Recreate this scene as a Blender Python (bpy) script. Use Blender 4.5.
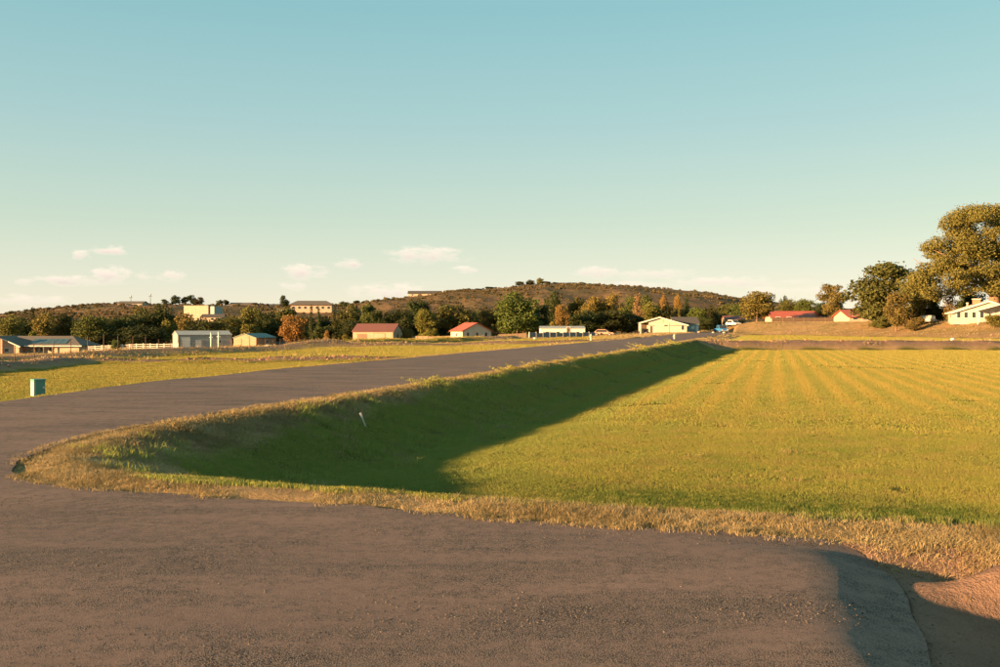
import bpy, bmesh, math, random
import numpy as np
from mathutils import Vector, Euler, Matrix
from mathutils.geometry import delaunay_2d_cdt

R = math.radians
random.seed(7)
rng = np.random.default_rng(11)
for o in list(bpy.data.objects):
    bpy.data.objects.remove(o)
scene = bpy.context.scene
COL = scene.collection

# ------------------------------------------------------------------ camera
FPX = 960.0          # focal length in pixels of a 1000 px wide picture
HOR = 326.0          # row of the horizon
EYE = 1.6
cam_d = bpy.data.cameras.new('camera')
cam_d.sensor_width = 36.0
cam_d.lens = 36.0 * FPX / 1000.0
cam_d.clip_start = 0.1
cam_d.clip_end = 9000.0
cam = bpy.data.objects.new('camera', cam_d)
cam.location = (0, 0, EYE)
cam.rotation_euler = (R(90) - math.atan((333.5 - HOR) / FPX), 0, 0)
COL.objects.link(cam)
scene.camera = cam

# ------------------------------------------------------------------ light
SUN_EL = 9.0
SUN_DIR = Vector((0.88, 0.475, 0)).normalized()      # the way the light travels over the ground
SUN_AZ = math.atan2(-SUN_DIR.x, -SUN_DIR.y)          # bearing of the sun from +Y, clockwise
sun_d = bpy.data.lights.new('sun', 'SUN')
sun_d.energy = 5.0
sun_d.angle = R(0.9)
sun_d.color = (1.0, 0.58, 0.26)
sun = bpy.data.objects.new('sun', sun_d)
sv = Vector((SUN_DIR.x * math.cos(R(SUN_EL)), SUN_DIR.y * math.cos(R(SUN_EL)), -math.sin(R(SUN_EL))))
sun.rotation_euler = sv.to_track_quat('-Z', 'Y').to_euler()
sun.location = (-60, -30, 40)
COL.objects.link(sun)

scene.view_settings.view_transform = 'Standard'
scene.view_settings.look = 'None'
scene.view_settings.gamma = 1.0
scene.view_settings.use_curve_mapping = False
scene.view_settings.exposure = 2.2
scene.cycles.max_bounces = 4
scene.cycles.diffuse_bounces = 3
scene.cycles.glossy_bounces = 2
scene.cycles.transmission_bounces = 2
scene.cycles.use_adaptive_sampling = True
scene.cycles.adaptive_threshold = 0.02

# ------------------------------------------------------------------ world: sky and a few far clouds
world = bpy.data.worlds.new('World')
scene.world = world
world.use_nodes = True
wt = world.node_tree
wt.nodes.clear()
def wn(kind, **kw):
    n = wt.nodes.new(kind)
    for k, v in kw.items():
        setattr(n, k, v)
    return n
def wmath(op, a, b=None, c=None, clamp=False):
    n = wn('ShaderNodeMath', operation=op, use_clamp=clamp)
    for i, v in enumerate((a, b, c)):
        if v is None: continue
        if isinstance(v, (int, float)): n.inputs[i].default_value = v
        else: wt.links.new(v, n.inputs[i])
    return n.outputs[0]
def wmix(fac, a, b, blend='MIX'):
    n = wn('ShaderNodeMix', data_type='RGBA', blend_type=blend)
    for i, v in ((0, fac), (6, a), (7, b)):
        if isinstance(v, (int, float)): n.inputs[i].default_value = v
        elif isinstance(v, tuple): n.inputs[i].default_value = (*v, 1)
        else: wt.links.new(v, n.inputs[i])
    return n.outputs[2]
sky = wn('ShaderNodeTexSky', sky_type='NISHITA')
sky.sun_disc = False
sky.sun_elevation = R(SUN_EL)
sky.sun_rotation = math.atan2(SUN_DIR.x, SUN_DIR.y)
sky.altitude = 900
sky.air_density = 1.0
sky.dust_density = 1.6
sky.ozone_density = 1.0
# one grade over the whole sky, the same at every bearing: paler and more teal aloft, cream at the horizon, as the film look has it
SKY_POW = 0.14
SKY_STOPS = [(z, c) for z, c in zip([0.0, 0.1, 0.2, 0.31], [(3.091, 2.803, 2.361), (2.074, 2.396, 1.975), (1.488, 2.118, 2.048), (1.04, 1.909, 1.969)])]
ssep = wn('ShaderNodeSeparateColor'); wt.links.new(sky.outputs[0], ssep.inputs[0])
scmb = wn('ShaderNodeCombineColor')
for i in range(3):
    wt.links.new(wmath('POWER', ssep.outputs[i], SKY_POW), scmb.inputs[i])
stc = wn('ShaderNodeTexCoord'); sz = wn('ShaderNodeSeparateXYZ'); wt.links.new(stc.outputs['Generated'], sz.inputs[0])
srp = wn('ShaderNodeValToRGB'); wt.links.new(sz.outputs[2], srp.inputs[0])
for k, (z, c) in enumerate(SKY_STOPS):
    e_ = srp.color_ramp.elements[0] if k == 0 else (srp.color_ramp.elements[1] if k == 1 else srp.color_ramp.elements.new(z))
    e_.position = z; e_.color = (*c, 1)
skyc = wmix(1.0, scmb.outputs[0], srp.outputs[0], 'MULTIPLY')
# clouds: bearing and elevation of each (degrees), half sizes
tc = wn('ShaderNodeTexCoord')
sep = wn('ShaderNodeSeparateXYZ'); wt.links.new(tc.outputs['Generated'], sep.inputs[0])
az = wmath('ARCTAN2', sep.outputs[0], sep.outputs[1])
el = wmath('ARCSINE', sep.outputs[2])
cmb = wn('ShaderNodeCombineXYZ')
wt.links.new(wmath('MULTIPLY', az, 1.0), cmb.inputs[0]); wt.links.new(wmath('MULTIPLY', el, 2.6), cmb.inputs[1])
nz = wn('ShaderNodeTexNoise'); nz.inputs['Scale'].default_value = 55; nz.inputs['Detail'].default_value = 6; nz.inputs['Roughness'].default_value = 0.62
wt.links.new(cmb.outputs[0], nz.inputs['Vector'])
nz2 = wn('ShaderNodeTexNoise'); nz2.inputs['Scale'].default_value = 16; nz2.inputs['Detail'].default_value = 3
wt.links.new(cmb.outputs[0], nz2.inputs['Vector'])
nmix = wmath('ADD', wmath('MULTIPLY', nz.outputs[0], 0.65), wmath('MULTIPLY', nz2.outputs[0], 0.35))
clouds = [  # px, row, half width, half height, strength
    (112, 251, 20, 5, .9), (82, 255, 13, 4.5, .85), (110, 275, 22, 8, .95), (72, 280, 34, 5, .8), (25, 282, 10, 3, .4),
    (170, 275, 14, 6, .8), (143, 276, 10, 4, .6), (305, 272, 24, 8, .9), (350, 264, 18, 5, .8), (428, 255, 42, 8, .75),
    (465, 270, 14, 4, .7), (292, 286, 16, 5, .6), (400, 292, 50, 8, .7), (600, 272, 26, 6, .75), (650, 274, 50, 5, .55),
    (725, 282, 70, 5, .6), (790, 290, 45, 4, .5), (640, 285, 60, 4, .4), (15, 300, 60, 5, .45)]
tot = None; und = None
for (px, row, hw, hh, st) in clouds:
    st = min(1.0, st * 1.2); hh *= 1.15
    a0 = math.atan((px - 500) / FPX); e0 = math.atan((HOR - row) / FPX * math.cos(a0))
    dx = wmath('DIVIDE', wmath('SUBTRACT', az, a0), hw / FPX * math.cos(a0))
    dy = wmath('DIVIDE', wmath('SUBTRACT', el, e0), hh / FPX)
    rr = wmath('ADD', wmath('MULTIPLY', dx, dx), wmath('MULTIPLY', dy, dy))
    s = wmath('SUBTRACT', 1.0, wmath('SQRT', rr))
    m = wmath('ADD', s, wmath('MULTIPLY', wmath('SUBTRACT', nmix, 0.5), 5.4))
    m = wmath('MULTIPLY', wmath('SMOOTHSTEP', m, 0, 1) if False else wmath('MULTIPLY_ADD', m, 0.95, 0.03, clamp=True), st)
    soft = wmath('MULTIPLY_ADD', s, 2.2, 0.55, clamp=True)
    m = wmath('MULTIPLY', m, soft)
    lo = wmath('MULTIPLY', m, wmath('MULTIPLY_ADD', dy, -0.5, 0.35, clamp=True))
    tot = m if tot is None else wmath('MAXIMUM', tot, m)
    und = lo if und is None else wmath('MAXIMUM', und, lo)
CLOUD_LIT = (4.5, 3.85, 3.2)
CLOUD_LOW = (2.2, 1.95, 1.85)
ccol = wmix(und, CLOUD_LIT, CLOUD_LOW)
fin = wmix(wmath('MULTIPLY', tot, 1.0), skyc, ccol)
bg = wn('ShaderNodeBackground'); bg.inputs[1].default_value = 0.057
wt.links.new(fin, bg.inputs[0])
world.cycles.sampling_method = 'MANUAL'
world.cycles.sample_map_resolution = 256
wo = wn('ShaderNodeOutputWorld'); wt.links.new(bg.outputs[0], wo.inputs[0])

# ------------------------------------------------------------------ helpers
def fade(t): return t * t * (3 - 2 * t)
def sm(a, b, t): return fade(np.clip((np.asarray(t, float) - a) / (b - a), 0, 1))
def _hash(ix, iy, seed):
    h = np.sin(ix * 127.1 + iy * 311.7 + seed * 74.7) * 43758.5453
    return h - np.floor(h)
def vnoise(x, y, seed=0):
    x = np.asarray(x, float); y = np.asarray(y, float)
    ix = np.floor(x); iy = np.floor(y); fx = fade(x - ix); fy = fade(y - iy)
    a = _hash(ix, iy, seed); b = _hash(ix + 1, iy, seed); c = _hash(ix, iy + 1, seed); d = _hash(ix + 1, iy + 1, seed)
    return (a * (1 - fx) + b * fx) * (1 - fy) + (c * (1 - fx) + d * fx) * fy - 0.5
def fbm(x, y, seed=0, oct=4):
    s = 0; a = 1.0
    for k in range(oct):
        s = s + a * vnoise(x * 2 ** k, y * 2 ** k, seed + k * 7); a *= 0.5
    return s
def tag(o, label=None, cat=None, group=None, kind=None):
    if label: o['label'] = label
    if cat: o['category'] = cat
    if group: o['group'] = group
    if kind: o['kind'] = kind
    return o
def link(name, me, mat=None, parent=None):
    o = bpy.data.objects.new(name, me)
    COL.objects.link(o)
    if mat is not None and not me.materials: me.materials.append(mat)
    if parent is not None: o.parent = parent
    return o
def mesh(name, v, f, mat=None, smooth=False):
    me = bpy.data.meshes.new(name)
    me.from_pydata([tuple(p) for p in v], [], [tuple(q) for q in f])
    if smooth:
        me.polygons.foreach_set('use_smooth', [True] * len(me.polygons))
    me.update()
    if mat is not None: me.materials.append(mat)
    return me
def np_mesh(name, v, quads, mat=None, smooth=False):
    me = bpy.data.meshes.new(name)
    v = np.asarray(v, np.float32); quads = np.asarray(quads, np.int32)
    n = len(quads); k = quads.shape[1]
    me.vertices.add(len(v)); me.vertices.foreach_set('co', v.ravel())
    me.loops.add(n * k); me.loops.foreach_set('vertex_index', quads.ravel())
    me.polygons.add(n); me.polygons.foreach_set('loop_start', np.arange(0, n * k, k, dtype=np.int32))
    me.polygons.foreach_set('loop_total', np.full(n, k, np.int32))
    me.polygons.foreach_set('use_smooth', np.full(n, smooth, bool))
    me.update(calc_edges=True); me.validate()
    if mat is not None: me.materials.append(mat)
    return me
def empty(name, loc, rz=0.0):
    o = bpy.data.objects.new(name, None)
    o.empty_display_size = 0.3
    o.location = loc; o.rotation_euler = (0, 0, rz)
    COL.objects.link(o)
    return o
class MB:
    def __init__(s): s.v = []; s.f = []
    def box(s, x0, x1, y0, y1, z0, z1):
        n = len(s.v)
        s.v += [(x0, y0, z0), (x1, y0, z0), (x1, y1, z0), (x0, y1, z0), (x0, y0, z1), (x1, y0, z1), (x1, y1, z1), (x0, y1, z1)]
        s.f += [(n, n + 3, n + 2, n + 1), (n + 4, n + 5, n + 6, n + 7), (n, n + 1, n + 5, n + 4), (n + 1, n + 2, n + 6, n + 5), (n + 2, n + 3, n + 7, n + 6), (n + 3, n, n + 4, n + 7)]
        return s
    def prism(s, poly, axis, a, b):       # poly in the other two axes, extruded a..b along axis
        n = len(s.v); k = len(poly)
        for t in (a, b):
            for (p, q) in poly:
                s.v.append({'x': (t, p, q), 'y': (p, t, q), 'z': (p, q, t)}[axis])
        s.f.append(tuple(range(n, n + k))[::-1]); s.f.append(tuple(range(n + k, n + 2 * k)))
        for i in range(k):
            j = (i + 1) % k
            s.f.append((n + i, n + j, n + k + j, n + k + i))
        return s
    def slab(s, quad, th):                # quad corners, thickened along its normal both ways
        n = len(s.v)
        q = [Vector(p) for p in quad]
        nn = (q[1] - q[0]).cross(q[-1] - q[0]).normalized() * th / 2
        k = len(q)
        s.v += [tuple(p + nn) for p in q] + [tuple(p - nn) for p in q]
        s.f.append(tuple(range(n, n + k))); s.f.append(tuple(range(n + k, n + 2 * k))[::-1])
        for i in range(k):
            j = (i + 1) % k
            s.f.append((n + j, n + i, n + k + i, n + k + j))
        return s
    def tube(s, pts, rad, sides=7):
        n = len(s.v); P = [Vector(p) for p in pts]
        for i, p in enumerate(P):
            d = (P[min(i + 1, len(P) - 1)] - P[max(i - 1, 0)]).normalized()
            u = d.cross(Vector((0.31, 0.95, 0.05))); u.normalize(); w = d.cross(u)
            for k in range(sides):
                a = 2 * math.pi * k / sides
                s.v.append(tuple(p + (u * math.cos(a) + w * math.sin(a)) * rad[i]))
        for i in range(len(P) - 1):
            for k in range(sides):
                a = n + i * sides + k; b = n + i * sides + (k + 1) % sides
                s.f.append((a, b, b + sides, a + sides))
        s.f.append(tuple(range(n, n + sides))[::-1])
        e = n + (len(P) - 1) * sides
        s.f.append(tuple(range(e, e + sides)))
        return s
    def lathe(s, prof, sides=14, c=(0, 0)):
        n = len(s.v)
        for (r, z) in prof:
            for k in range(sides):
                a = 2 * math.pi * k / sides
                s.v.append((c[0] + r * math.cos(a), c[1] + r * math.sin(a), z))
        for i in range(len(prof) - 1):
            for k in range(sides):
                a = n + i * sides + k; b = n + i * sides + (k + 1) % sides
                s.f.append((a, b, b + sides, a + sides))
        s.f.append(tuple(range(n, n + sides))[::-1])
        e = n + (len(prof) - 1) * sides
        s.f.append(tuple(range(e, e + sides)))
        return s
    def build(s, name, mat, parent=None, smooth=False):
        me = mesh(name, s.v, s.f, mat, smooth)
        bm = bmesh.new(); bm.from_mesh(me); bmesh.ops.recalc_face_normals(bm, faces=bm.faces); bm.to_mesh(me); bm.free()
        return link(name, me, None, parent)

# ------------------------------------------------------------------ materials
class NT:
    def __init__(s, name):
        s.m = bpy.data.materials.new(name); s.m.use_nodes = True
        s.t = s.m.node_tree; s.t.nodes.clear()
        s.out = s.t.nodes.new('ShaderNodeOutputMaterial')
        s.b = s.t.nodes.new('ShaderNodeBsdfPrincipled')
        s.t.links.new(s.b.outputs[0], s.out.inputs[0])
        s.b.inputs['Specular IOR Level'].default_value = 0.25
    def n(s, kind, **kw):
        x = s.t.nodes.new(kind)
        for k, v in kw.items(): setattr(x, k, v)
        return x
    def put(s, sock, v):
        if isinstance(v, (int, float)): sock.default_value = v
        elif isinstance(v, tuple): sock.default_value = (*v, 1) if len(v) == 3 and sock.type == 'RGBA' else v
        else: s.t.links.new(v, sock)
    def math(s, op, a, b=None, c=None, clamp=False):
        x = s.n('ShaderNodeMath', operation=op, use_clamp=clamp)
        for i, v in enumerate((a, b, c)):
            if v is not None: s.put(x.inputs[i], v)
        return x.outputs[0]
    def mix(s, f, a, b, blend='MIX'):
        x = s.n('ShaderNodeMix', data_type='RGBA', blend_type=blend)
        s.put(x.inputs[0], f); s.put(x.inputs[6], a); s.put(x.inputs[7], b)
        return x.outputs[2]
    def pos(s): return s.n('ShaderNodeNewGeometry').outputs['Position']
    def obj(s): return s.n('ShaderNodeTexCoord').outputs['Object']
    def scaled(s, vec, sc):
        x = s.n('ShaderNodeMapping'); s.put(x.inputs[0], vec); x.inputs['Scale'].default_value = sc
        return x.outputs[0]
    def noise(s, vec, scale, detail=4, rough=0.55, dist=0.0):
        x = s.n('ShaderNodeTexNoise'); s.put(x.inputs['Vector'], vec)
        x.inputs['Scale'].default_value = scale; x.inputs['Detail'].default_value = detail
        x.inputs['Roughness'].default_value = rough; x.inputs['Distortion'].default_value = dist
        return x.outputs[0]
    def ramp(s, v, a, b, lo=0.0, hi=1.0):
        x = s.n('ShaderNodeMapRange', clamp=True); s.put(x.inputs[0], v)
        x.inputs[1].default_value = a; x.inputs[2].default_value = b; x.inputs[3].default_value = lo; x.inputs[4].default_value = hi
        return x.outputs[0]
    def bump(s, h, strength, dist):
        x = s.n('ShaderNodeBump'); s.put(x.inputs['Height'], h)
        x.inputs['Strength'].default_value = strength; x.inputs['Distance'].default_value = dist
        s.t.links.new(x.outputs[0], s.b.inputs['Normal'])
        return x
    def col(s, c): s.put(s.b.inputs['Base Color'], c)
    def rough(s, v): s.put(s.b.inputs['Roughness'], v)
def simple(name, c, rough=0.7, var=0.18, scale=0.8, metal=0.0, bump=0.0, spec=0.3):
    """a plain painted or raw surface with uneven tone and a little wear"""
    t = NT(name)
    p = t.obj()
    n1 = t.noise(p, scale, 5, 0.6); n2 = t.noise(p, scale * 9, 3, 0.6)
    k = t.math('ADD', t.math('MULTIPLY', n1, 0.7), t.math('MULTIPLY', n2, 0.3))
    lo = tuple(x * (1 - var) for x in c); hi = tuple(min(1, x * (1 + var * 0.6)) for x in c)
    t.col(t.mix(t.ramp(k, 0.3, 0.7), lo, hi))
    t.rough(t.ramp(n2, 0.2, 0.8, max(0.05, rough - 0.1), min(1, rough + 0.1)))
    t.b.inputs['Metallic'].default_value = metal
    t.b.inputs['Specular IOR Level'].default_value = spec
    if bump: t.bump(n2, 0.4, bump)
    return t.m
def ribbed(name, c, pitch, rough=0.5, axis=0, var=0.15):
    """sheet metal or boards: ribs across the local x (0) or z (2) axis"""
    t = NT(name); p = t.obj()
    sp = t.n('ShaderNodeSeparateXYZ'); t.put(sp.inputs[0], p)
    s = t.math('SINE', t.math('MULTIPLY', sp.outputs[axis], 2 * math.pi / pitch))
    n1 = t.noise(t.scaled(p, (0.5, 0.5, 1.6)), 1.2, 5, 0.6)
    lo = tuple(x * (1 - var) for x in c)
    t.col(t.mix(t.ramp(n1, 0.35, 0.7), lo, c))
    t.rough(rough); t.bump(s, 0.5, 0.02)
    return t.m
M = {}
M['cream'] = simple('cream_paint', (.46, .40, .30), .75)
M['white'] = simple('white_paint', (.60, .57, .50), .6)
M['tan'] = simple('tan_stucco', (.42, .33, .24), .9, bump=.01)
M['pinktan'] = simple('warm_stucco', (.47, .33, .24), .9, bump=.01)
M['box_cream'] = simple('faded_cream_stucco', (.33, .28, .21), .9)
M['brick'] = simple('red_brick', (.36, .17, .11), .9, scale=4)
M['grey_roof'] = simple('grey_shingle', (.115, .10, .085), .9, scale=2.5)
M['dark_roof'] = simple('dark_shingle', (.07, .065, .06), .9, scale=2.5)
M['red_metal'] = ribbed('red_metal_roof', (.36, .085, .045), .6, .5)
M['rust_metal'] = ribbed('rust_red_metal_roof', (.19, .075, .055), .6, .6)
M['green_metal'] = ribbed('green_metal_roof', (.07, .14, .12), .6, .5)
M['pale_metal'] = ribbed('pale_metal_sheet', (.30, .31, .29), .3, .5)
M['grey_metal'] = ribbed('grey_metal_sheet', (.30, .31, .30), .3, .5)
M['beige_metal'] = ribbed('beige_metal_sheet', (.36, .28, .19), .3, .6)
M['peach_metal'] = ribbed('peach_metal_sheet', (.33, .20, .12), .3, .6)
M['teal_metal'] = ribbed('teal_metal_sheet', (.22, .31, .31), .3, .5)
M['cream_board'] = ribbed('cream_board_siding', (.45, .42, .34), .25, .7)
M['glass'] = simple('window_glass', (.03, .035, .04), .12, spec=.6)
M['solar'] = simple('solar_glass', (.05, .085, .095), .3, spec=.4)
M['dark'] = simple('dark_opening', (.03, .028, .025), .9)
M['wood'] = simple('weathered_wood', (.20, .14, .09), .9)
M['dwood'] = simple('dark_wood', (.09, .06, .04), .9)
M['steel'] = simple('galvanised_steel', (.40, .40, .38), .45, metal=.5)
M['concrete'] = simple('concrete', (.36, .34, .30), .9, bump=.01)
M['bluegrey'] = simple('blue_grey_paint', (.13, .16, .175), .7)
M['cab_green'] = simple('green_enamel', (.085, .23, .19), .5, .15, 6)
M['rubber'] = simple('black_rubber', (.02, .02, .02), .9)
M['wire'] = simple('fence_wire', (.12, .10, .09), .6)
M['rock'] = simple('red_sandstone', (.40, .22, .15), .95, .3, 3, bump=.03)
M['bark'] = simple('tree_bark', (.19, .12, .075), .95, .35, 1.5, bump=.05)
def carpaint(name, c):
    return simple(name, c, .5, .06, 1.0, spec=.3)

# ------------------------------------------------------------------ the lie of the land
TX, TY = 0.2759, 0.9612                      # the road's heading
def vco(x, y): return (x + 5.5) * TY - (y - 15.5) * TX      # metres to the right of the road's right edge
def road_pt(v, s):                           # point at cross offset v, s metres along from (-5.5,15.5)
    return (-5.5 + TX * s + TY * v, 15.5 + TY * s - TX * v)
_VS = [-42, -12, 3, 8.8, 20, 400]; _VL = [-9.0, -5.2, -5.9, -7.4, -8.1, -8.2]
def vleft(s): return np.interp(s, _VS, _VL)
def sco(x, y): return (x + 5.5) * TX + (y - 15.5) * TY
def plan(px, row, z=0.0):                    # point of a level z seen at a pixel
    Y = (EYE - z) * FPX / (row - HOR)
    return ((px - 500) / FPX * Y, Y)
corner = [(150, 423.5), (95, 435), (48, 448), (20, 459), (7, 467), (8, 475), (28, 482), (80, 488), (150, 494), (250, 502), (350, 509.5),
          (450, 517), (550, 525), (650, 531.5), (750, 534.5), (800, 536.5), (850, 541), (885, 550), (912, 575), (928, 610), (942, 667)]
cpts = [plan(*c) for c in corner]
ROAD_END = 232.0
out_ctrl = []
for s in np.arange(ROAD_END, 8, -2.0): out_ctrl.append(road_pt(0, s))
out_ctrl += cpts + [(1.9, 3.2), (1.8, 1.0), (2.2, -3), (3.5, -9), (3.5, -14)]
for s in np.arange(-42, ROAD_END + .1, 2.0): out_ctrl.append(road_pt(float(vleft(s)), s))
def resample(pts, step_near=0.09):
    out = []
    n = len(pts)
    for i in range(n):
        a = Vector(pts[i]); b = Vector(pts[(i + 1) % n]); L = (b - a).length
        d = max(step_near, 0.012 * ((a + b) / 2).length)
        k = max(1, int(L / d))
        for j in range(k):
            out.append(tuple(a.lerp(b, j / k)))
    return out
def chaikin(pts, lo, hi, it=2):
    for _ in range(it):
        q = []
        for i in range(len(pts)):
            if lo <= i < hi and i + 1 < len(pts):
                a = Vector(pts[i]); b = Vector(pts[i + 1])
                q += [tuple(a.lerp(b, .25)), tuple(a.lerp(b, .75))]
            else: q.append(pts[i])
        hi = lo + (hi - lo) * 2
        pts = q
    return pts
nroad = len(np.arange(ROAD_END, 8, -2.0))
OUT = resample(chaikin(out_ctrl, nroad - 3, nroad + len(cpts) + 2, 2))
_h = lambda p, s: float(vnoise(p[0] * 9, p[1] * 9, s)) * (.07 if math.hypot(*p) < 20 and not (p[0] > 1.4 and p[1] < 7.4) else .0)
OUT = [(p[0] + _h(p, 7) + float(vnoise(p[0] * 2.3, p[1] * 2.3, 5)) * (.04 if p[1] < 7 else .12) + float(vnoise(p[0] * .5, p[1] * .5, 15)) * (.12 if p[1] < 8 else .25),
        p[1] + _h(p, 8) + float(vnoise(p[0] * 2.3, p[1] * 2.3, 6)) * (.04 if p[1] < 7 else .12)) for p in OUT]
# the same outline with the bare earth on the right taken in, for the bank round the field
VP = [cpts[i] for i in range(len(cpts) - 5)] + [(3.25, 7.05), (4.4, 6.75), (7.5, 5.6), (14, 2.5), (30, -6), (30, -14)]
VP = [road_pt(0, s) for s in np.arange(ROAD_END, 8, -4.0)] + VP + [road_pt(float(vleft(s)), s) for s in np.arange(-42, ROAD_END + .1, 4.0)]
def sdf(poly, x, y):
    x = np.asarray(x, float); y = np.asarray(y, float)
    d = np.full(x.shape, 1e18); sgn = np.zeros(x.shape, bool)
    P = np.array(poly)
    for i in range(len(P)):
        ax, ay = P[i]; bx, by = P[(i + 1) % len(P)]
        ex, ey = bx - ax, by - ay; wx, wy = x - ax, y - ay
        t = np.clip((wx * ex + wy * ey) / (ex * ex + ey * ey + 1e-12), 0, 1)
        d = np.minimum(d, (wx - ex * t) ** 2 + (wy - ey * t) ** 2)
        c = ((ay <= y) & (by > y)) | ((by <= y) & (ay > y))
        with np.errstate(divide='ignore', invalid='ignore'):
            xi = ax + (y - ay) / (by - ay if by != ay else 1e-12) * ex
        sgn ^= c & (x < xi)
    return np.where(sgn, -np.sqrt(d), np.sqrt(d))
OUTC = OUT[::2]
def seg_dist(poly, x, y):
    d = np.full(np.shape(x), 1e18); side = np.zeros(np.shape(x))
    for i in range(len(poly) - 1):
        ax, ay = poly[i]; bx, by = poly[i + 1]
        ex, ey = bx - ax, by - ay
        t = np.clip(((x - ax) * ex + (y - ay) * ey) / (ex * ex + ey * ey), 0, 1)
        q = (x - ax - ex * t) ** 2 + (y - ay - ey * t) ** 2
        s = (x - ax) * ey - (y - ay) * ex          # >0 right of the heading
        side = np.where(q < d, s, side); d = np.minimum(d, q)
    return np.sqrt(d), side
B3 = [(44, 230), (58, 214), (69, 180), (79, 150), (96, 120), (160, 20)]        # foot of the rise behind the far right pasture
def shoulder(x, y, e_out):
    w = sm(1.3, 2.1, x) * (1 - sm(6.7, 7.4, y)) * sm(0, 2.5, y)
    return w * .13 * (1 - sm(0, .5, -e_out))
def land(x, y, want=False):
    """height of the ground, and what grows on it"""
    x = np.asarray(x, float); y = np.asarray(y, float)
    v = vco(x, y); u = vleft(sco(x, y)) - v
    r = np.hypot(x, y)
    e_out = np.where(r < 320, sdf(OUTC, x, y), 400.0)
    e = np.where(r < 320, sdf(VP, x, y), 400.0)
    wob = fbm(x * .08, y * .08, 3)
    wob2 = fbm(x * .6, y * .6, 9)
    # --- right of the road
    f1 = -0.80 - 0.004 * np.clip(y - 16, 0, 100)
    rs = sm(-2.5, 1.5, vco(x, y) - 1.2 * np.clip(14 - y, 0, 9))   # 0 by the road, 1 by the apron
    drop = sm(.15, 3.5, e) * (1 - sm(0, 1, (15 - y) / 4)) + sm(.75, 3.4, e) * sm(0, 1, (15 - y) / 4)
    z1 = -0.02 + 0.03 * sm(0, .4, e) * (1 - sm(.5, 1.1, e)) + f1 * drop
    back = 112.0 + 1.2 * fbm(x * .05, 0 * y, 21)
    crest = sm(back - 2.6, back - .3, y) * (1 - sm(back + .8, back + 4, y))
    z2 = (-0.50 + 0.001 * (y - 120)) * sm(.4, 3.5, e) - 0.02
    inF2 = sm(back - .5, back + 2.5, y)
    zr = z1 * (1 - inF2) + z2 * inF2
    zr = zr + crest * np.clip(-0.13 - zr, 0, 2) * sm(-.5, 2.0, e) + crest * .12 * wob2
    db, side = seg_dist(B3, x, y)
    behind = np.where(side < 0, db, 0)             # left of a heading that runs towards the camera = beyond
    rise = sm(0, 17, behind)
    amp = 2.5 * sm(-10, 6, v)
    zr = zr * (1 - rise) + rise * amp
    zr = zr + .25 * np.exp(-((behind - 4) / 2.5) ** 2) * sm(3, 12, v) * (side < 0)
    # --- left of the road
    zA = -0.03 - 0.20 * sm(0.1, 1.6, u) - 0.010 * np.clip(u, 0, 40)
    zT = -0.04 - 0.033 * np.clip(u, 0, 400)
    zT = np.maximum(zT, -6.3 + .0 * zT)
    lx = x + 20.4 + .5 * fbm(y * .12, 0 * y, 31) + 0.03 * (y - 40)
    by = y - 50 - .6 * fbm(x * .15, 0 * x, 33)
    inA = sm(-.6, 1.1, lx) * (1 - sm(-1.3, .5, by))
    zl = zA * inA + zT * (1 - inA)
    bl = np.exp(-((lx + 1.3) / np.where(lx > -1.3, 1.25, 2.6)) ** 2) * (1 - sm(0, 3, by))
    zl = zl + bl * (.58 + .12 * wob2)
    bb = np.exp(-((by - 1.0) / 1.5) ** 2) * sm(-1.5, .5, lx) * sm(.3, 3, u)
    zl = zl + bb * (.10 + .018 * u + .14 * wob2)
    dB, sB = seg_dist([(-41, 66), (-33, 84), (-17, 124), (2, 170)], x, y)
    b3 = np.exp(-(dB / 2.4) ** 2) * (y > 54)
    zl = zl + b3 * .75 * sm(54, 70, y)
    bx = np.exp(-((y - 112 - 2 * wob) / 2.0) ** 2) * sm(.5, 4, u) * (1 - sm(45, 60, u)) * (y > 100)
    zl = zl + bx * .4
    zl = zl + .5 * wob * sm(60, 120, r)
    # --- put together
    z = np.where(v > -4, zr, zl)
    z = np.where(v < -4, np.where(u > 0, zl, -0.02), z)
    wander = .014 * wob2 * sm(2.2, 4.5, e) + .012 * wob2 * sm(.2, .8, e) + .05 * wob * sm(3, 7, e)
    z = z + wander
    # bare earth to the right of the apron
    earth = (e < 0) & (e_out > 0) & (v > -2) & (x > 1.4) & (r < 60)
    ze = -0.025 - shoulder(x, y, 0 * x) * .9 - 0.19 * sm(0.05, .7, e_out) + .02 * sm(1.4, 2.6, e_out) + .03 * wob2
    mound = np.exp(-(((x - 3.35) / .42) ** 2 + ((y - 6.2) / .26) ** 2))
    ze = ze + (.33 + .1 * wob2) * mound
    ze = ze * sm(0, .5, -e) + (-0.02) * (1 - sm(0, .5, -e))
    z = np.where(earth, ze, z)
    # under the asphalt
    z = np.where(e_out < 0, np.minimum(z, -0.014 - .08 * sm(.15, .6, -e_out) - 1.12 * shoulder(x, y, e_out)), z)
    if not want: return z
    onroad = e_out < 0
    R_ = v > -4
    g1 = sm(.5, 1.3, e + .6 * wob2 + .3 * wob + .35 * sm(16, 30, y)) * (1 - sm(back - 3.2, back - 2.2, y)) * R_ * sm(.2, .95, v + .5 * wob2 - .8 * (1 - sm(14, 34, y))) * sm(-4.6, -2.2, x + .8 * wob2 + .5 * np.clip(y - 12, 0, 20))
    gnear = sm(.55, 1.7, e + 1.1 * wob2 + .5 * wob) * (y < 16) * R_ * sm(-1.0, 1.0, x + 1.5 * wob2 + 1.2)
    g2 = sm(2.5, 5, e) * sm(back + 2.0, back + 4, y) * (1 - sm(0, 1.5, behind)) * R_
    gA = inA * sm(.15, .9, u) * (1 - bl) * (~R_)
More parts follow.
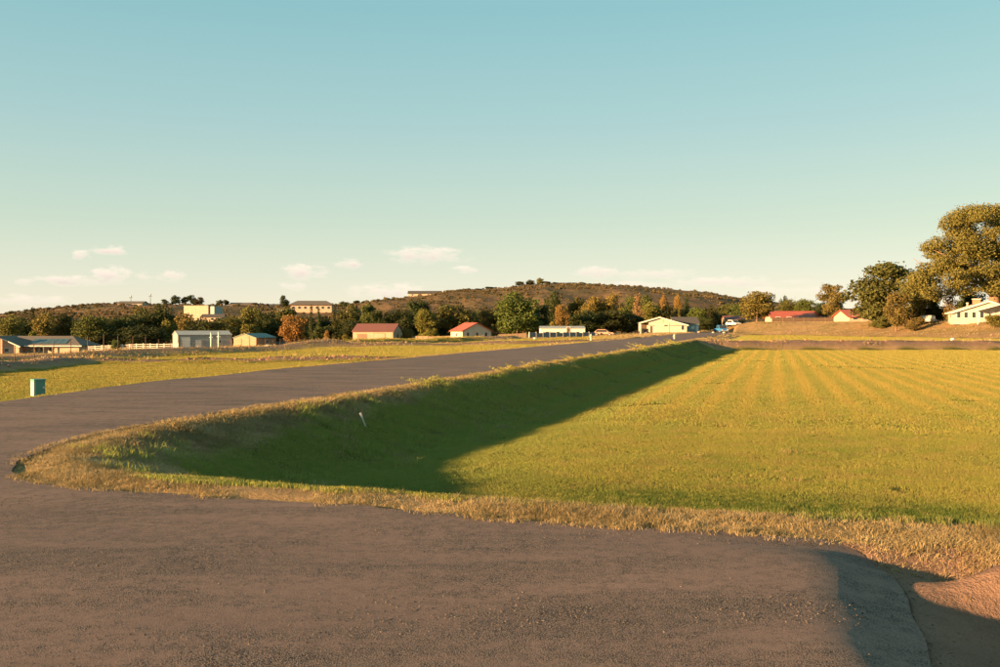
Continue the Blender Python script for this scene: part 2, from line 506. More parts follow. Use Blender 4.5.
    gB = sm(.6, 2.0, by) * (dB > 3.0) * (sB > 0) * (1 - sm(100, 112, y)) * (~R_) * sm(1, 3, u) * .9
    gC = sm(118, 122, y) * (1 - sm(150, 160, y)) * (~R_) * sm(3, 6, u) * (1 - sm(50, 60, u)) * .6
    green = np.clip(np.maximum.reduce([g1, gnear, g2, gA, gB, gC]), 0, 1)
    green = green * (1 - np.clip(crest * 1.3, 0, 1))
    dirt = np.maximum.reduce([crest * R_, np.clip(bb * 1.2, 0, 1) * (~R_), .8 * np.clip(bl, 0, 1) * (~R_), bx * (~R_), .7 * b3 * (~R_),
                              earth * 1.0, .4 * sm(.5, 3, behind) * (1 - sm(5, 10, behind + 4 * wob)) * R_ * sm(4, 12, v)])
    dirt = np.clip(dirt, 0, 1)
    return z, green, dirt, v, u, e, e_out, earth
def G(x, y): return float(land(np.array([x]), np.array([y]))[0])

# hills behind
ridge_px = np.array([-900, -500, -200, -60, 0, 30, 60, 100, 150, 185, 230, 280, 340, 372, 400, 440, 480, 520, 545, 600, 640, 680, 720, 745, 790, 850, 1000, 1300], float)
ridge_row = np.array([324, 321, 319, 317, 314.5, 311, 308.5, 304.5, 304.5, 305, 306, 305.5, 305, 301.5, 298, 292.5, 289.5, 286, 285, 285.5, 286.5, 290.5, 296, 301, 309, 314, 319, 323], float)
ridge_d = np.interp
def hill_d(px): return np.interp(px, [-900, 330, 460, 700, 1300], [560, 560, 720, 740, 740])
def hill(x, y):
    px = 500 + np.asarray(x, float) / np.maximum(y, 1) * FPX
    D = hill_d(px); D0 = np.interp(px, [-900, 250, 500, 1300], [350, 350, 400, 420])
    zt = EYE + (HOR - np.interp(px, ridge_px, ridge_row)) / FPX * D
    z0 = np.interp(px, [500, 900], [-9.0, -2.5])
    t = (y - D0) / (D - D0)
    p = np.where(t < 1, np.sin(np.clip(t, -.2, 1) * math.pi / 2) ** 1.0, 1 - .35 * (t - 1) ** 2)
    z = z0 + (zt - z0) * p
    n = fbm(x * .018, y * .018, 41, 4)
    gul = -np.abs(fbm(x * .02 + 3, y * .006, 51, 3)) * 5 * np.clip(t * (1.05 - t) * 4, 0, 1)
    return z + n * 3.0 * np.clip(t * 3, 0, 1) * np.clip((1.25 - t) * 1.2, 0.25, 1) + gul
def H(x, y): return float(hill(np.array([x]), np.array([y]))[0])

# ------------------------------------------------------------------ ground sheet
def ground_mat():
    t = NT('ground')
    p = t.pos()
    at = t.n('ShaderNodeAttribute', attribute_name='mask'); sp = t.n('ShaderNodeSeparateColor'); t.put(sp.inputs[0], at.outputs['Color'])
    nb = t.noise(p, .12, 5, .6); nm = t.noise(p, 1.1, 6, .62); nf = t.noise(p, 14, 5, .65)
    nff = t.noise(p, 70, 3, .6)
    tan = t.mix(t.ramp(nm, .3, .7), (.22, .145, .07), (.38, .25, .12))
    tan = t.mix(t.ramp(nb, .45, .68), tan, (.20, .155, .06))
    dirt = t.mix(t.ramp(nm, .3, .7), (.17, .108, .078), (.27, .165, .115))
    dirt = t.mix(t.ramp(nf, .55, .75), dirt, (.17, .11, .06))
    grn = t.mix(t.ramp(nm, .3, .7), (.075, .082, .016), (.115, .105, .022))
    gf = t.math('ADD', sp.outputs[0], t.math('MULTIPLY', t.math('SUBTRACT', nf, .5), .5), clamp=True)
    df = t.math('ADD', sp.outputs[1], t.math('MULTIPLY', t.math('SUBTRACT', nm, .5), .7), clamp=True)
    df = t.math('MULTIPLY', df, t.ramp(sp.outputs[1], .05, .3))
    c = t.mix(t.ramp(df, .3, .7), tan, dirt)
    c = t.mix(t.ramp(gf, .3, .7), c, grn)
    c = t.mix(t.ramp(nff, .35, .65), t.mix(.25, c, (0, 0, 0)), c)
    t.col(c); t.rough(.95); t.b.inputs['Specular IOR Level'].default_value = 0.05
    h = t.math('ADD', t.math('MULTIPLY', nf, .6), t.math('MULTIPLY', nff, .25))
    t.bump(t.math('ADD', h, t.math('MULTIPLY', nm, 1.5)), .8, .07)
    return t.m
M['ground'] = ground_mat()
ang = np.concatenate([np.arange(-41, 41, .125), np.arange(41, 319, 3.0)])
rad = [0.6]
while rad[-1] < 4200: rad.append(rad[-1] * 1.0165 + .012)
rad = np.array(rad)
A_, R_ = np.meshgrid(np.radians(ang), rad)
gx = R_ * np.sin(A_); gy = R_ * np.cos(A_)
gz, ggreen, gdirt, gv, gu, ge, geo, gearth = land(gx.ravel(), gy.ravel(), True)
# far off the land levels out, always lower than the hills
far = sm(600, 1600, np.hypot(gx.ravel(), gy.ravel()))
gz = gz * (1 - far) + np.minimum(gz, -1.0) * far
na, nr = len(ang), len(rad)
gv_ = np.stack([gx.ravel(), gy.ravel(), gz], 1)
ii, jj = np.meshgrid(np.arange(nr - 1), np.arange(na), indexing='ij')
j2 = (jj + 1) % na
quads = np.stack([ii * na + jj, ii * na + j2, (ii + 1) * na + j2, (ii + 1) * na + jj], -1).reshape(-1, 4)[:, ::-1]
gv_ = np.vstack([gv_, [[0, 0, -.1]]])
gme = np_mesh('ground', gv_, quads, M['ground'], True)
ca = gme.color_attributes.new('mask', 'FLOAT_COLOR', 'POINT')
cc = np.zeros((len(gv_), 4), np.float32); cc[:-1, 0] = ggreen; cc[:-1, 1] = gdirt; cc[:, 3] = 1
ca.data.foreach_set('color', cc.ravel())
tag(link('ground', gme), kind='structure')

# ------------------------------------------------------------------ asphalt
def asphalt_mat():
    t = NT('asphalt'); p = t.pos()
    nb = t.noise(p, .2, 4, .6, .4); nm = t.noise(t.scaled(p, (.45, 1.5, 1)), 1.0, 6, .68, .6); ns = t.noise(t.scaled(p, (.12, 1.0, 1)), .8, 5, .62, .5)
    nf = t.noise(p, 42, 3, .75); nsp = t.noise(p, 120, 2, .7); ng = t.noise(p, 9, 5, .75)
    vo = t.n('ShaderNodeTexVoronoi'); t.put(vo.inputs['Vector'], p); vo.inputs['Scale'].default_value = 70
    vo2 = t.n('ShaderNodeTexVoronoi'); t.put(vo2.inputs['Vector'], p); vo2.inputs['Scale'].default_value = 120
    c = t.mix(t.ramp(nb, .35, .65), (.165, .106, .085), (.210, .137, .109))
    c = t.mix(t.ramp(ns, .35, .7), c, t.mix(.45, c, (.27, .17, .13)))                 # dust lying in bands along the drive
    c = t.mix(t.math('MULTIPLY', t.ramp(ng, .45, .72), .6), c, (.092, .062, .052))
    worn = t.ramp(t.math('ADD', t.math('MULTIPLY', nm, .75), t.math('MULTIPLY', ng, .45)), .54, .72)
    grit = t.mix(t.ramp(nsp, .32, .68), t.mix(.72, c, (.022, .017, .014)), t.mix(.62, c, (.34, .27, .22)))
    c = t.mix(t.math('ADD', .22, t.math('MULTIPLY', worn, .7)), c, grit)
    c = t.mix(t.math('MULTIPLY', t.ramp(vo2.outputs['Distance'], .40, .60), t.math('ADD', .35, t.math('MULTIPLY', worn, .65))), c, (.022, .017, .014))
    c = t.mix(t.math('MULTIPLY', t.ramp(vo.outputs['Distance'], .0, .2, 1, 0), t.math('MULTIPLY', t.ramp(nf, .56, .64), .75)), c, (.33, .27, .23))
    t.col(c)
    t.rough(t.ramp(nf, .3, .7, .75, .95)); t.b.inputs['Specular IOR Level'].default_value = 0.2
    h = t.math('ADD', t.math('MULTIPLY', vo2.outputs['Distance'], -.6), t.math('MULTIPLY', nf, .5))
    h = t.math('MULTIPLY', h, t.math('ADD', .3, worn))
    b1 = t.bump(h, .7, .008)
    b2 = t.n('ShaderNodeBump'); b2.inputs['Strength'].default_value = .5; b2.inputs['Distance'].default_value = .03
    t.put(b2.inputs['Height'], t.math('ADD', nb, t.math('MULTIPLY', nm, .35)))
    t.put(b2.inputs['Normal'], b1.outputs[0]); t.put(t.b.inputs['Normal'], b2.outputs[0])
    return t.m
M['asphalt'] = asphalt_mat()
def road_z(x, y):
    return .012 + .02 * vnoise(x * .35, y * .35, 61) + .008 * vnoise(x * 1.1, y * 1.1, 62) - shoulder(x, y, sdf(OUTC, x, y))
inner = []
r_ = 1.0
while r_ < 260:
    st = max(.16, r_ * .03)
    for a in np.arange(-180, 180, max(1.6, math.degrees(st / r_))):
        inner.append((r_ * math.sin(R(a)), r_ * math.cos(R(a))))
    r_ += st
inner = np.array(inner)
inner = inner[sdf(OUTC, inner[:, 0], inner[:, 1]) < -.15]
pts2 = [Vector(p) for p in OUT] + [Vector(p) for p in inner]
nO = len(OUT)
res = delaunay_2d_cdt(pts2, [(i, (i + 1) % nO) for i in range(nO)], [list(range(nO))], 1, 1e-5)
rv = np.array([tuple(p) for p in res[0]]); rf = [list(f) for f in res[2]]
rz = road_z(rv[:, 0], rv[:, 1])
verts = [(x, y, z) for (x, y), z in zip(rv, rz)]
# the broken edge: a short slope down to the soil
be = {}
for f in rf:
    for i in range(len(f)):
        k = tuple(sorted((f[i], f[(i + 1) % len(f)]))); be[k] = be.get(k, 0) + 1
bnd = [k for k, c in be.items() if c == 1]
low = {}
for (a, b) in bnd:
    for i in (a, b):
        if i not in low:
            x, y, z = verts[i]
            low[i] = len(verts); verts.append((x, y, z))
            verts.append((x, y, z - .16))
faces = rf + [(low[a], low[b], low[b] + 1, low[a] + 1) for (a, b) in bnd]
rme = mesh('road', verts, faces, M['asphalt'], False)
bm = bmesh.new(); bm.from_mesh(rme)
for f in bm.faces:
    if f.normal.z < -.5: f.normal_flip()
for f in bm.faces: f.smooth = abs(f.normal.z) > .5
bm.to_mesh(rme); bm.free()
tag(link('road', rme), kind='structure')

# ------------------------------------------------------------------ hills
def hill_mat():
    t = NT('hillside'); p = t.pos()
    nb = t.noise(p, .012, 5, .6, .5); nm = t.noise(p, .06, 6, .65); nf = t.noise(p, .5, 4, .6)
    c = t.mix(t.ramp(nb, .35, .65), (.155, .090, .050), (.195, .120, .064))
    c = t.mix(t.ramp(nm, .42, .62), c, (.105, .085, .042))
    c = t.mix(t.ramp(nf, .4, .65), c, t.mix(.45, c, (.05, .045, .025)))
    t.col(c); t.rough(.95); t.b.inputs['Specular IOR Level'].default_value = 0.03
    t.bump(t.math('ADD', nm, t.math('MULTIPLY', nf, .3)), .8, 2.0)
    return t.m
M['hill'] = hill_mat()
hp = np.concatenate([np.arange(-900, -60, 14), np.arange(-60, 1020, 2.6), np.arange(1020, 1300, 14)])
hy = np.concatenate([np.arange(345, 800, 4.0), np.arange(800, 1300, 25)])
HP, HY = np.meshgrid(hp, hy)
hx = (HP - 500) / FPX * HY
hz = hill(hx, HY)
nh, mh = hx.shape
hq = np.array([(i * mh + j, i * mh + j + 1, (i + 1) * mh + j + 1, (i + 1) * mh + j) for i in range(nh - 1) for j in range(mh - 1)])
tag(link('hill', np_mesh('hill', np.stack([hx.ravel(), HY.ravel(), hz.ravel()], 1), hq, M['hill'], True)), kind='structure')
# a farther ridge that shows past the right end of the hill
rp = np.arange(560, 1330, 6.0); ry = np.arange(1150, 1750, 30.0)
RP, RY = np.meshgrid(rp, ry)
rrow = np.interp(RP, [560, 690, 735, 750, 800, 850, 920, 1000, 1150, 1330], [312, 302, 297.5, 298, 306, 309, 308, 311, 316, 322])
rx = (RP - 500) / FPX * RY
tt = (RY - 1150) / 300
rzz = -4 + (EYE + (HOR - rrow) / FPX * 1450 + 4) * np.where(tt < 1, np.sin(np.clip(tt, 0, 1) * math.pi / 2), 1 - .3 * (tt - 1) ** 2) + 3 * fbm(rx * .01, RY * .01, 71)
nh, mh = rx.shape
hq = np.array([(i * mh + j, i * mh + j + 1, (i + 1) * mh + j + 1, (i + 1) * mh + j) for i in range(nh - 1) for j in range(mh - 1)])
tag(link('distant_ridge', np_mesh('distant_ridge', np.stack([rx.ravel(), RY.ravel(), rzz.ravel()], 1), hq, M['hill'], True)), kind='structure')

def at(px, Y, dz=0.0):
    x = (px - 500) / FPX * Y
    return (x, Y, G(x, Y) + dz)
def ath(px, Y, dz=0.0):
    x = (px - 500) / FPX * Y
    return (x, Y, H(x, Y) + dz)
def rowz(row, Y): return EYE - (row - HOR) / FPX * Y


def hit(px, row):
    """where the sight line through a pixel meets the ground"""
    Y = np.concatenate([np.arange(4, 60, .04), np.arange(60, 320, .2)])
    x = (px - 500) / FPX * Y; zr_ = EYE - (row - HOR) / FPX * Y
    g = np.maximum(land(x, Y), np.where(sdf(OUTC, x, Y) < 0, 0.0, -99))
    i = int(np.argmax(zr_ <= g))
    return float(x[i]), float(Y[i])
#@@OBJECTS
# ------------------------------------------------------------------ trees
def foliage_mat():
    t = NT('foliage')
    oi = t.n('ShaderNodeObjectInfo')
    p = t.obj()
    n1 = t.noise(p, 4.0, 3, .6); n2 = t.noise(p, 30, 2, .6)
    c = t.mix(t.ramp(n1, .3, .7), t.mix(.35, oi.outputs['Color'], (.02, .028, .008)), oi.outputs['Color'])
    c = t.mix(t.ramp(n2, .55, .8), c, t.mix(.45, c, (.20, .15, .035)))
    t.col(c); t.rough(.75); t.b.inputs['Specular IOR Level'].default_value = .2
    tr = t.n('ShaderNodeBsdfTranslucent'); t.put(tr.inputs[0], c)
    mx = t.n('ShaderNodeMixShader'); mx.inputs[0].default_value = .22
    t.t.links.new(t.b.outputs[0], mx.inputs[1]); t.t.links.new(tr.outputs[0], mx.inputs[2]); t.t.links.new(mx.outputs[0], t.out.inputs[0])
    return t.m
M['leaf'] = foliage_mat()
def leaves(clumps, n, size, seed, inner=.45, droop=0.0):
    """leaf-sized faces on and in a heap of clumps: (x, y, z, rx, ry, rz)"""
    g = np.random.default_rng(seed)
    C = np.array(clumps, float)
    w = (C[:, 3] * C[:, 4] * C[:, 5]) ** (2 / 3); w = w / w.sum()
    k = g.choice(len(C), n, p=w)
    d = g.normal(size=(n, 3)); d /= np.linalg.norm(d, axis=1)[:, None]
    rr = inner + (1.06 - inner) * g.random(n) ** .55 + (g.random(n) < .07) * g.random(n) * .35
    # lumpy shell: sprays stick out here and there
    lump = .86 + .22 * np.sin(d[:, 0] * 7 + k) * np.sin(d[:, 1] * 6 + 2 * k) * np.sin(d[:, 2] * 5 + k) + .10 * g.normal(size=n) * (g.random(n) < .3)
    P = C[k, :3] + d * C[k, 3:6] * (rr * lump)[:, None]
    P[:, 2] -= droop * g.random(n) * np.hypot(d[:, 0], d[:, 1])
    nn = d * .8 + g.normal(size=(n, 3)) * .75; nn[:, 2] += .15
    nn /= np.linalg.norm(nn, axis=1)[:, None]
    a = np.cross(nn, g.normal(size=(n, 3))); a /= np.linalg.norm(a, axis=1)[:, None]
    b = np.cross(nn, a)
    s = size * (.55 + .9 * g.random(n)); s2 = s * (.5 + .4 * g.random(n))
    v = np.empty((n, 4, 3))
    v[:, 0] = P - a * s[:, None]; v[:, 1] = P + b * s2[:, None] + nn * (.25 * s)[:, None]
    v[:, 2] = P + a * s[:, None]; v[:, 3] = P - b * s2[:, None] + nn * (.15 * s)[:, None]
    return v.reshape(-1, 3), np.arange(4 * n).reshape(n, 4)
def unit_tree(kind, seed):
    """crown and trunk meshes in a box one wide and one high"""
    g = random.Random(seed)
    cl = []
    if kind == 'round':
        for k in range(22):
            a = g.uniform(0, 6.28); h = g.uniform(.16, .86); rmax = .36 * math.sin(math.pi * min(.98, max(.12, (h - .02) / .98))) ** .7
            r = rmax * g.uniform(.55, 1.0); q = g.uniform(.13, .21)
            cl.append((r * math.cos(a), r * math.sin(a), h, q * 1.1, q * 1.1, q * .85))
        cl.append((0, 0, .5, .28, .28, .34)); cl.append((g.uniform(-.08, .08), 0, .86, .15, .15, .12))
        n, sz, inn = 6500, .021, .35
    elif kind == 'spread':
        for k in range(32):
            a = g.uniform(0, 6.28); h = g.choice([.14, .26, .38, .5, .64, .78, .88]) + g.uniform(-.05, .05)
            r = g.uniform(.10, .40) * (1.1 - abs(h - .5)); q = g.uniform(.11, .19)
            cl.append((r * math.cos(a), r * math.sin(a), h, q * 1.2, q * 1.2, q * .75))
        cl.append((.05, 0, .5, .26, .26, .32))
        n, sz, inn = 7500, .020, .4
    elif kind == 'bush':
        for k in range(12):
            a = g.uniform(0, 6.28); h = g.uniform(.12, .75); r = .34 * (1 - h * .55) * g.uniform(.5, 1); q = g.uniform(.13, .22)
            cl.append((r * math.cos(a), r * math.sin(a), h, q, q, q * .95))
        cl.append((0, 0, .4, .3, .3, .36))
        n, sz, inn = 3600, .027, .4
    elif kind == 'column':
        for k in range(14):
            h = .08 + .88 * k / 13; q = .40 * (1 - abs(h - .35) ** 1.5 * 1.1)
            cl.append((g.uniform(-.08, .08), g.uniform(-.08, .08), h, max(.08, q), max(.08, q), .09))
        n, sz, inn = 1500, .026, .3
    elif kind == 'cone':
        for k in range(16):
            h = .08 + .88 * k / 15; q = .48 * (1.02 - h) + .02
            cl.append((g.uniform(-.04, .04), g.uniform(-.04, .04), h, q, q, .07))
        n, sz, inn = 2200, .024, .35
    v, f = leaves(cl, n, sz, seed, inn)
    crown = np_mesh(kind + '_crown', v, f, M['leaf'])
    mb = MB()
    top = {'round': .62, 'spread': .6, 'bush': .4, 'column': .8, 'cone': .85}[kind]
    mb.tube([(0, 0, -.03), (.006, 0, top * .25), (-.01, .01, top * .6), (.01, 0, top)], [.04, .03, .022, .008])
    for k in range(5):
        a = k * 1.26 + g.random(); h0 = top * g.uniform(.3, .7)
        rr = .3 if kind in ('round', 'spread') else .15
        mb.tube([(0, 0, h0), (rr * .5 * math.cos(a), rr * .5 * math.sin(a), h0 + .1), (rr * math.cos(a), rr * math.sin(a), h0 + .22)], [.016, .011, .004], 5)
    tm = mesh(kind + '_trunk', mb.v, mb.f, M['bark'], True)
    return crown, tm
PROTO = {k: [unit_tree(k, 100 + 17 * i + j) for j in range(nv)] for i, (k, nv) in enumerate((('round', 4), ('spread', 3), ('bush', 3), ('column', 2), ('cone', 2)))}
LEAFC = {'d': (.030, .040, .012), 'm': (.060, .067, .018), 'g': (.070, .085, .020), 'y': (.125, .115, .024), 'k': (.112, .095, .027),
         'o': (.185, .125, .034), 'r': (.200, .075, .030), 'p': (.190, .120, .060), 's': (.05, .05, .025)}
tree_n = 0
def tree(px, top, wpx, Y, kind, colour, label, group=None, hillside=False, name=None, cat='tree', base=None, sink=0.0):
    global tree_n
    p = ath(px, Y) if hillside else at(px, Y)
    zt = rowz(top, Y)
    h = max(.6, zt - p[2]); w = wpx / FPX * Y
    names = {'round': 'broadleaf_tree', 'spread': 'broadleaf_tree', 'bush': 'bush', 'column': 'cypress_tree', 'cone': 'conifer_tree'}
    t = empty(name or names[kind], (p[0], p[1], p[2] - sink))
    t.rotation_euler.z = (tree_n * 2.399) % 6.283
    cr, tr = PROTO[kind][tree_n % len(PROTO[kind])]
    tree_n += 1
    c = LEAFC[colour]
    kx = 1 + .12 * math.sin(tree_n * 5.1); ky = 1 + .12 * math.sin(tree_n * 3.3 + 1)
    o = link('crown', cr, None, t); o.scale = (w * 1.32, w * 1.32, h / .92)
    o.color = (c[0] * kx * 1.35, c[1] * ky * 1.3, c[2] * 1.2, 1)
    q = link('trunk', tr, None, t); q.scale = (min(w, h), min(w, h), h / .96)
    tag(t, label, cat, group)
    return t
BG = 'trees along the valley behind the houses'
T = [  # px, top row, width, depth, kind, colour, label
 (-14, 314, 34, 290, 'round', 'm', 'dark green tree at the far left edge, behind the chimneyed house'),
 (10, 316, 26, 262, 'round', 'k', 'brownish green tree directly behind the brick chimney'),
 (33, 310.5, 20, 300, 'cone', 'd', 'pointed dark conifer rising behind the solar panel roof'),
 (47, 315, 26, 280, 'round', 'k', 'olive tree right of the pointed conifer behind the solar roof'),
 (66, 315.5, 24, 270, 'spread', 'd', 'dark spreading tree behind the right end of the solar roof'),
 (32, 328, 9, 240, 'bush', 'y', 'small yellowing tree just above the ridge of the solar roof'),
 (90, 317, 36, 262, 'round', 'g', 'rounded tree with a sunlit yellow green top, left valley'),
 (118, 320, 34, 266, 'round', 'd', 'dark low tree right of the yellow topped round tree'),
 (140, 311, 26, 300, 'spread', 'm', 'olive tree below the hilltop lamp posts'),
 (158, 306.5, 36, 292, 'round', 'd', 'tall dark tree just left of the box building on the slope'),
 (142, 326, 44, 262, 'round', 'd', 'dark tree filling the gap left of the grey metal shed'),
 (116, 338.5, 11, 215, 'bush', 'g', 'little round green tree behind the pale rail fence'),
 (170, 317.5, 18, 270, 'bush', 'y', 'bright yellow green crown above the grey metal shed'),
 (190, 315, 34, 280, 'round', 'k', 'olive tree below the box building on the slope'),
 (205, 322, 40, 258, 'round', 'd', 'dark tree right behind the grey metal shed'),
 (228, 318, 28, 275, 'round', 'm', 'dull green tree below the grey roof on the slope'),
 (247, 309, 26, 286, 'spread', 'k', 'brown green tree standing above the small peach shed'),
 (251, 321.5, 25, 255, 'bush', 'y', 'yellow green bushy tree right behind the small peach shed'),
 (271, 313, 26, 285, 'round', 'd', 'dark tree behind and left of the round orange tree'),
 (295, 317, 27, 226, 'round', 'o', 'round orange autumn tree between the peach shed and the long tan shed'),
 (288, 309, 26, 300, 'round', 'm', 'green tree below the long hillside villa'),
 (311, 308.5, 6, 268, 'column', 'd', 'slim dark cypress, left one of the pair right of the orange tree'),
 (318.5, 310, 6, 266, 'column', 'd', 'slim dark cypress, right one of the pair right of the orange tree'),
 (334, 308.5, 6, 270, 'column', 'd', 'lone slim cypress behind the two little yellow trees'),
 (322, 325, 26, 255, 'bush', 'd', 'dark bush at the foot of the paired cypresses'),
 (348, 306, 26, 272, 'round', 'g', 'yellow green tree right of the lone cypress'),
 (366, 308, 22, 285, 'spread', 'm', 'olive tree above the left end of the long tan shed'),
 (355, 322, 30, 256, 'round', 'd', 'dark tree behind the left corner of the long tan shed'),
 (379, 312, 18, 268, 'round', 'd', 'dark tree above the middle of the long tan shed roof'),
 (326.5, 331.5, 8, 222, 'column', 'o', 'left one of two little yellow trees beside the long tan shed'),
 (345.5, 334, 8, 222, 'bush', 'y', 'right one of two little yellow trees beside the long tan shed'),
 (397, 311, 24, 270, 'round', 'd', 'dark tree behind the right end of the long tan shed'),
 (413, 302.5, 36, 296, 'round', 'd', 'tall dark tree against the hill foot right of the tan shed'),
 (426, 309.5, 22, 256, 'spread', 'y', 'sunlit yellow green tree between the tan shed and the red roofed cottage'),
 (456, 305.5, 40, 262, 'round', 'm', 'wide dark green tree behind the red roofed cottage'),
 (408, 327, 14, 225, 'bush', 'k', 'small olive bush at the right corner of the tan shed'),
 (489, 310, 22, 268, 'spread', 'k', 'olive tree behind the cottage lean-to'),
 (517, 293.5, 44, 262, 'round', 'g', 'largest broad green tree in the middle, lit yellow on its left'),
 (540, 306, 20, 270, 'round', 'd', 'dark tree tucked against the right of the largest middle tree'),
 (492, 325.5, 6, 205, 'column', 'g', 'slim young tree at the right corner of the red roofed cottage'),
 (523, 330.5, 7, 208, 'bush', 'o', 'tiny orange tree left of the long low grey wall'),
 (553, 292.5, 17, 290, 'round', 'd', 'dark round tree standing high at the hill foot near the middle'),
 (562, 305.5, 15, 250, 'round', 'o', 'orange red autumn tree above the white mobile home'),
 (553.5, 322, 7, 222, 'spread', 'o', 'thin orange sapling in front of the white mobile home'),
 (581, 321.5, 8, 222, 'cone', 'g', 'small green conical tree at the right end of the mobile home'),
 (576, 299, 22, 295, 'spread', 'k', 'brown green tree right of the dark round hill foot tree'),
 (593, 298, 22, 288, 'round', 'y', 'yellow green tree at the hill foot, left of the golden one'),
 (612, 296, 20, 290, 'round', 'o', 'golden orange tree at the hill foot above the dark hedge trees'),
 (628, 299, 22, 282, 'round', 'g', 'green tree between the golden tree and the pale pink tree'),
 (586, 311, 34, 256, 'round', 'd', 'dark hedge tree left of the two in front of the hill foot'),
 (614, 311, 36, 258, 'round', 'd', 'dark hedge tree in the middle behind the parked tan car'),
 (632, 315, 24, 262, 'round', 'd', 'dark hedge tree next to the left corner of the cream barn'),
 (638, 297.5, 13, 266, 'column', 'p', 'tall pale pinkish brown tree left of the cream barn peak'),
 (650, 303, 20, 275, 'round', 'y', 'bright yellow green tree right above the cream barn peak'),
 (645, 296.5, 18, 292, 'round', 'm', 'green tree behind the pale pinkish brown tree'),
 (664, 297, 10, 285, 'round', 'o', 'left one of two orange topped trees above the cream barn'),
 (676, 297, 9, 284, 'round', 'o', 'right one of two orange topped trees above the cream barn'),
 (670, 307, 24, 276, 'round', 'd', 'dark tree between the two orange topped trees and the barn roof'),
 (687, 300, 9, 275, 'column', 'd', 'dark slim tree above the teal shed beside the barn'),
 (679, 308, 6, 270, 'cone', 'y', 'little yellow green spire left of the dark slim tree'),
 (699, 309, 20, 270, 'round', 'g', 'green bushy tree right of the teal shed'),
 (710, 306, 15, 278, 'round', 'd', 'dark narrow tree above the blue pickup'),
 (704, 318, 20, 258, 'round', 'd', 'low dark tree between the teal shed and the blue pickup'),
 (727, 304, 24, 330, 'spread', 'g', 'pale green tree behind the dark red roof, left of the big barn yard tree'),
 (738, 305, 20, 320, 'round', 'm', 'dull green tree touching the left of the big golden green tree'),
 (734, 318.8, 26, 272, 'bush', 'd', 'dark bush in front of the dull red roof'),
 (757, 292.5, 35, 236, 'round', 'k', 'big golden green tree left of the long red roof'),
 (787, 301, 22, 330, 'round', 'g', 'yellow green tree rising behind the left half of the long red roof'),
 (806, 300.5, 22, 325, 'round', 'g', 'yellow green tree rising behind the right half of the long red roof'),
 (784, 296.8, 9, 420, 'round', 'd', 'small dark dome of a tree far behind the long red roof'),
 (823, 303, 16, 250, 'round', 'd', 'low dark tree covering the right end of the long red roof'),
 (832, 287.5, 24, 236, 'spread', 'k', 'brownish loose topped tree between the two red roofs'),
 (838, 304, 12, 240, 'round', 'd', 'dark bush-like tree left of the second red roof'),
 (879, 265.5, 56, 196, 'spread', 'm', 'wide olive tree left of the orange tinted trees'),
 (872, 286, 22, 205, 'round', 'k', 'brown olive tree at the left foot of the wide olive tree'),
 (911, 275, 32, 188, 'round', 'k', 'orange tinted tree between the wide olive tree and the giant cottonwood'),
 (896, 294, 26, 182, 'round', 'k', 'low brownish tree in front of the wide olive tree'),
 (929, 292, 24, 190, 'round', 'm', 'dark olive tree under the left limbs of the giant cottonwood'),
 (950, 287, 17, 182, 'column', 'k', 'upright olive tree right behind the white house chimney'),
 (972, 292, 26, 186, 'round', 'm', 'green tree behind the white house roof'),
 (994, 313, 22, 164, 'bush', 'y', 'sunlit green bush at the right corner of the white house'),
 (888, 312, 30, 200, 'bush', 'm', 'dark green bush filling the gap under the wide olive tree'),
 (940, 306, 22, 190, 'bush', 'm', 'dark green bush left of the white house, behind the white car'),
 (905, 308, 24, 196, 'bush', 'd', 'dark bush under the orange tinted tree'),
 (916, 316, 18, 178, 'bush', 'k', 'low olive bush left of the white car'),
 (880, 316, 20, 190, 'bush', 'k', 'low brown bush under the wide olive tree'),
]
for a in T:
    tree(*a, group=BG if a[3] > 240 and a[0] < 740 else None, name=None)
BELT = ['behind the left gable of the ranch house', 'between the brick chimney and the pointed conifer', 'behind the middle of the solar roof', 'behind the hip end of the solar roof',
        'left of the low dark tree above the rail fence', 'below the left hilltop posts', 'below the trees of the cream box building', 'right below the cream box building', 'between the box building and the peach shed',
        'left behind the round orange tree', 'right behind the round orange tree', 'behind the paired cypresses', 'behind the left end of the tan shed', 'behind the middle of the tan shed', 'behind the right end of the tan shed',
        'left behind the red roofed cottage', 'right behind the red roofed cottage', 'behind the cottage lean-to', 'behind the broad green middle tree', 'behind the orange tree at the mobile home', 'behind the golden hill foot tree',
        'between the golden tree and the barn', 'behind the cream barn peak', 'behind the teal shed', 'above the blue pickup, under the hill end']
for i, (px, top, wpx, Y, c) in enumerate([(2, 320, 40, 300, 'm'), (22, 319, 36, 285, 'd'), (56, 319, 38, 305, 'm'), (78, 321, 34, 290, 'd'), (104, 319, 36, 300, 'm'), (128, 317, 36, 285, 'd'),
        (176, 318, 36, 300, 'd'), (215, 319, 36, 300, 'm'), (236, 319, 34, 295, 'd'), (262, 319, 34, 300, 'd'), (302, 318, 36, 290, 'm'), (328, 317, 38, 300, 'd'), (362, 316, 36, 300, 'd'), (390, 316, 36, 300, 'm'),
        (412, 314, 36, 285, 'd'), (438, 313, 38, 300, 'd'), (474, 312, 38, 300, 'm'), (498, 312, 36, 295, 'd'), (530, 310, 36, 300, 'd'), (566, 309, 36, 310, 'd'), (600, 306, 36, 310, 'm'), (622, 308, 34, 300, 'd'), (655, 306, 36, 310, 'd'),
        (682, 309, 34, 305, 'm'), (714, 312, 34, 310, 'm')]):
    tree(px, top, wpx, Y, 'round', c, ('olive' if c == 'm' else 'dark green') + ' tree of the valley belt ' + BELT[i], group='trees filling the valley belt')
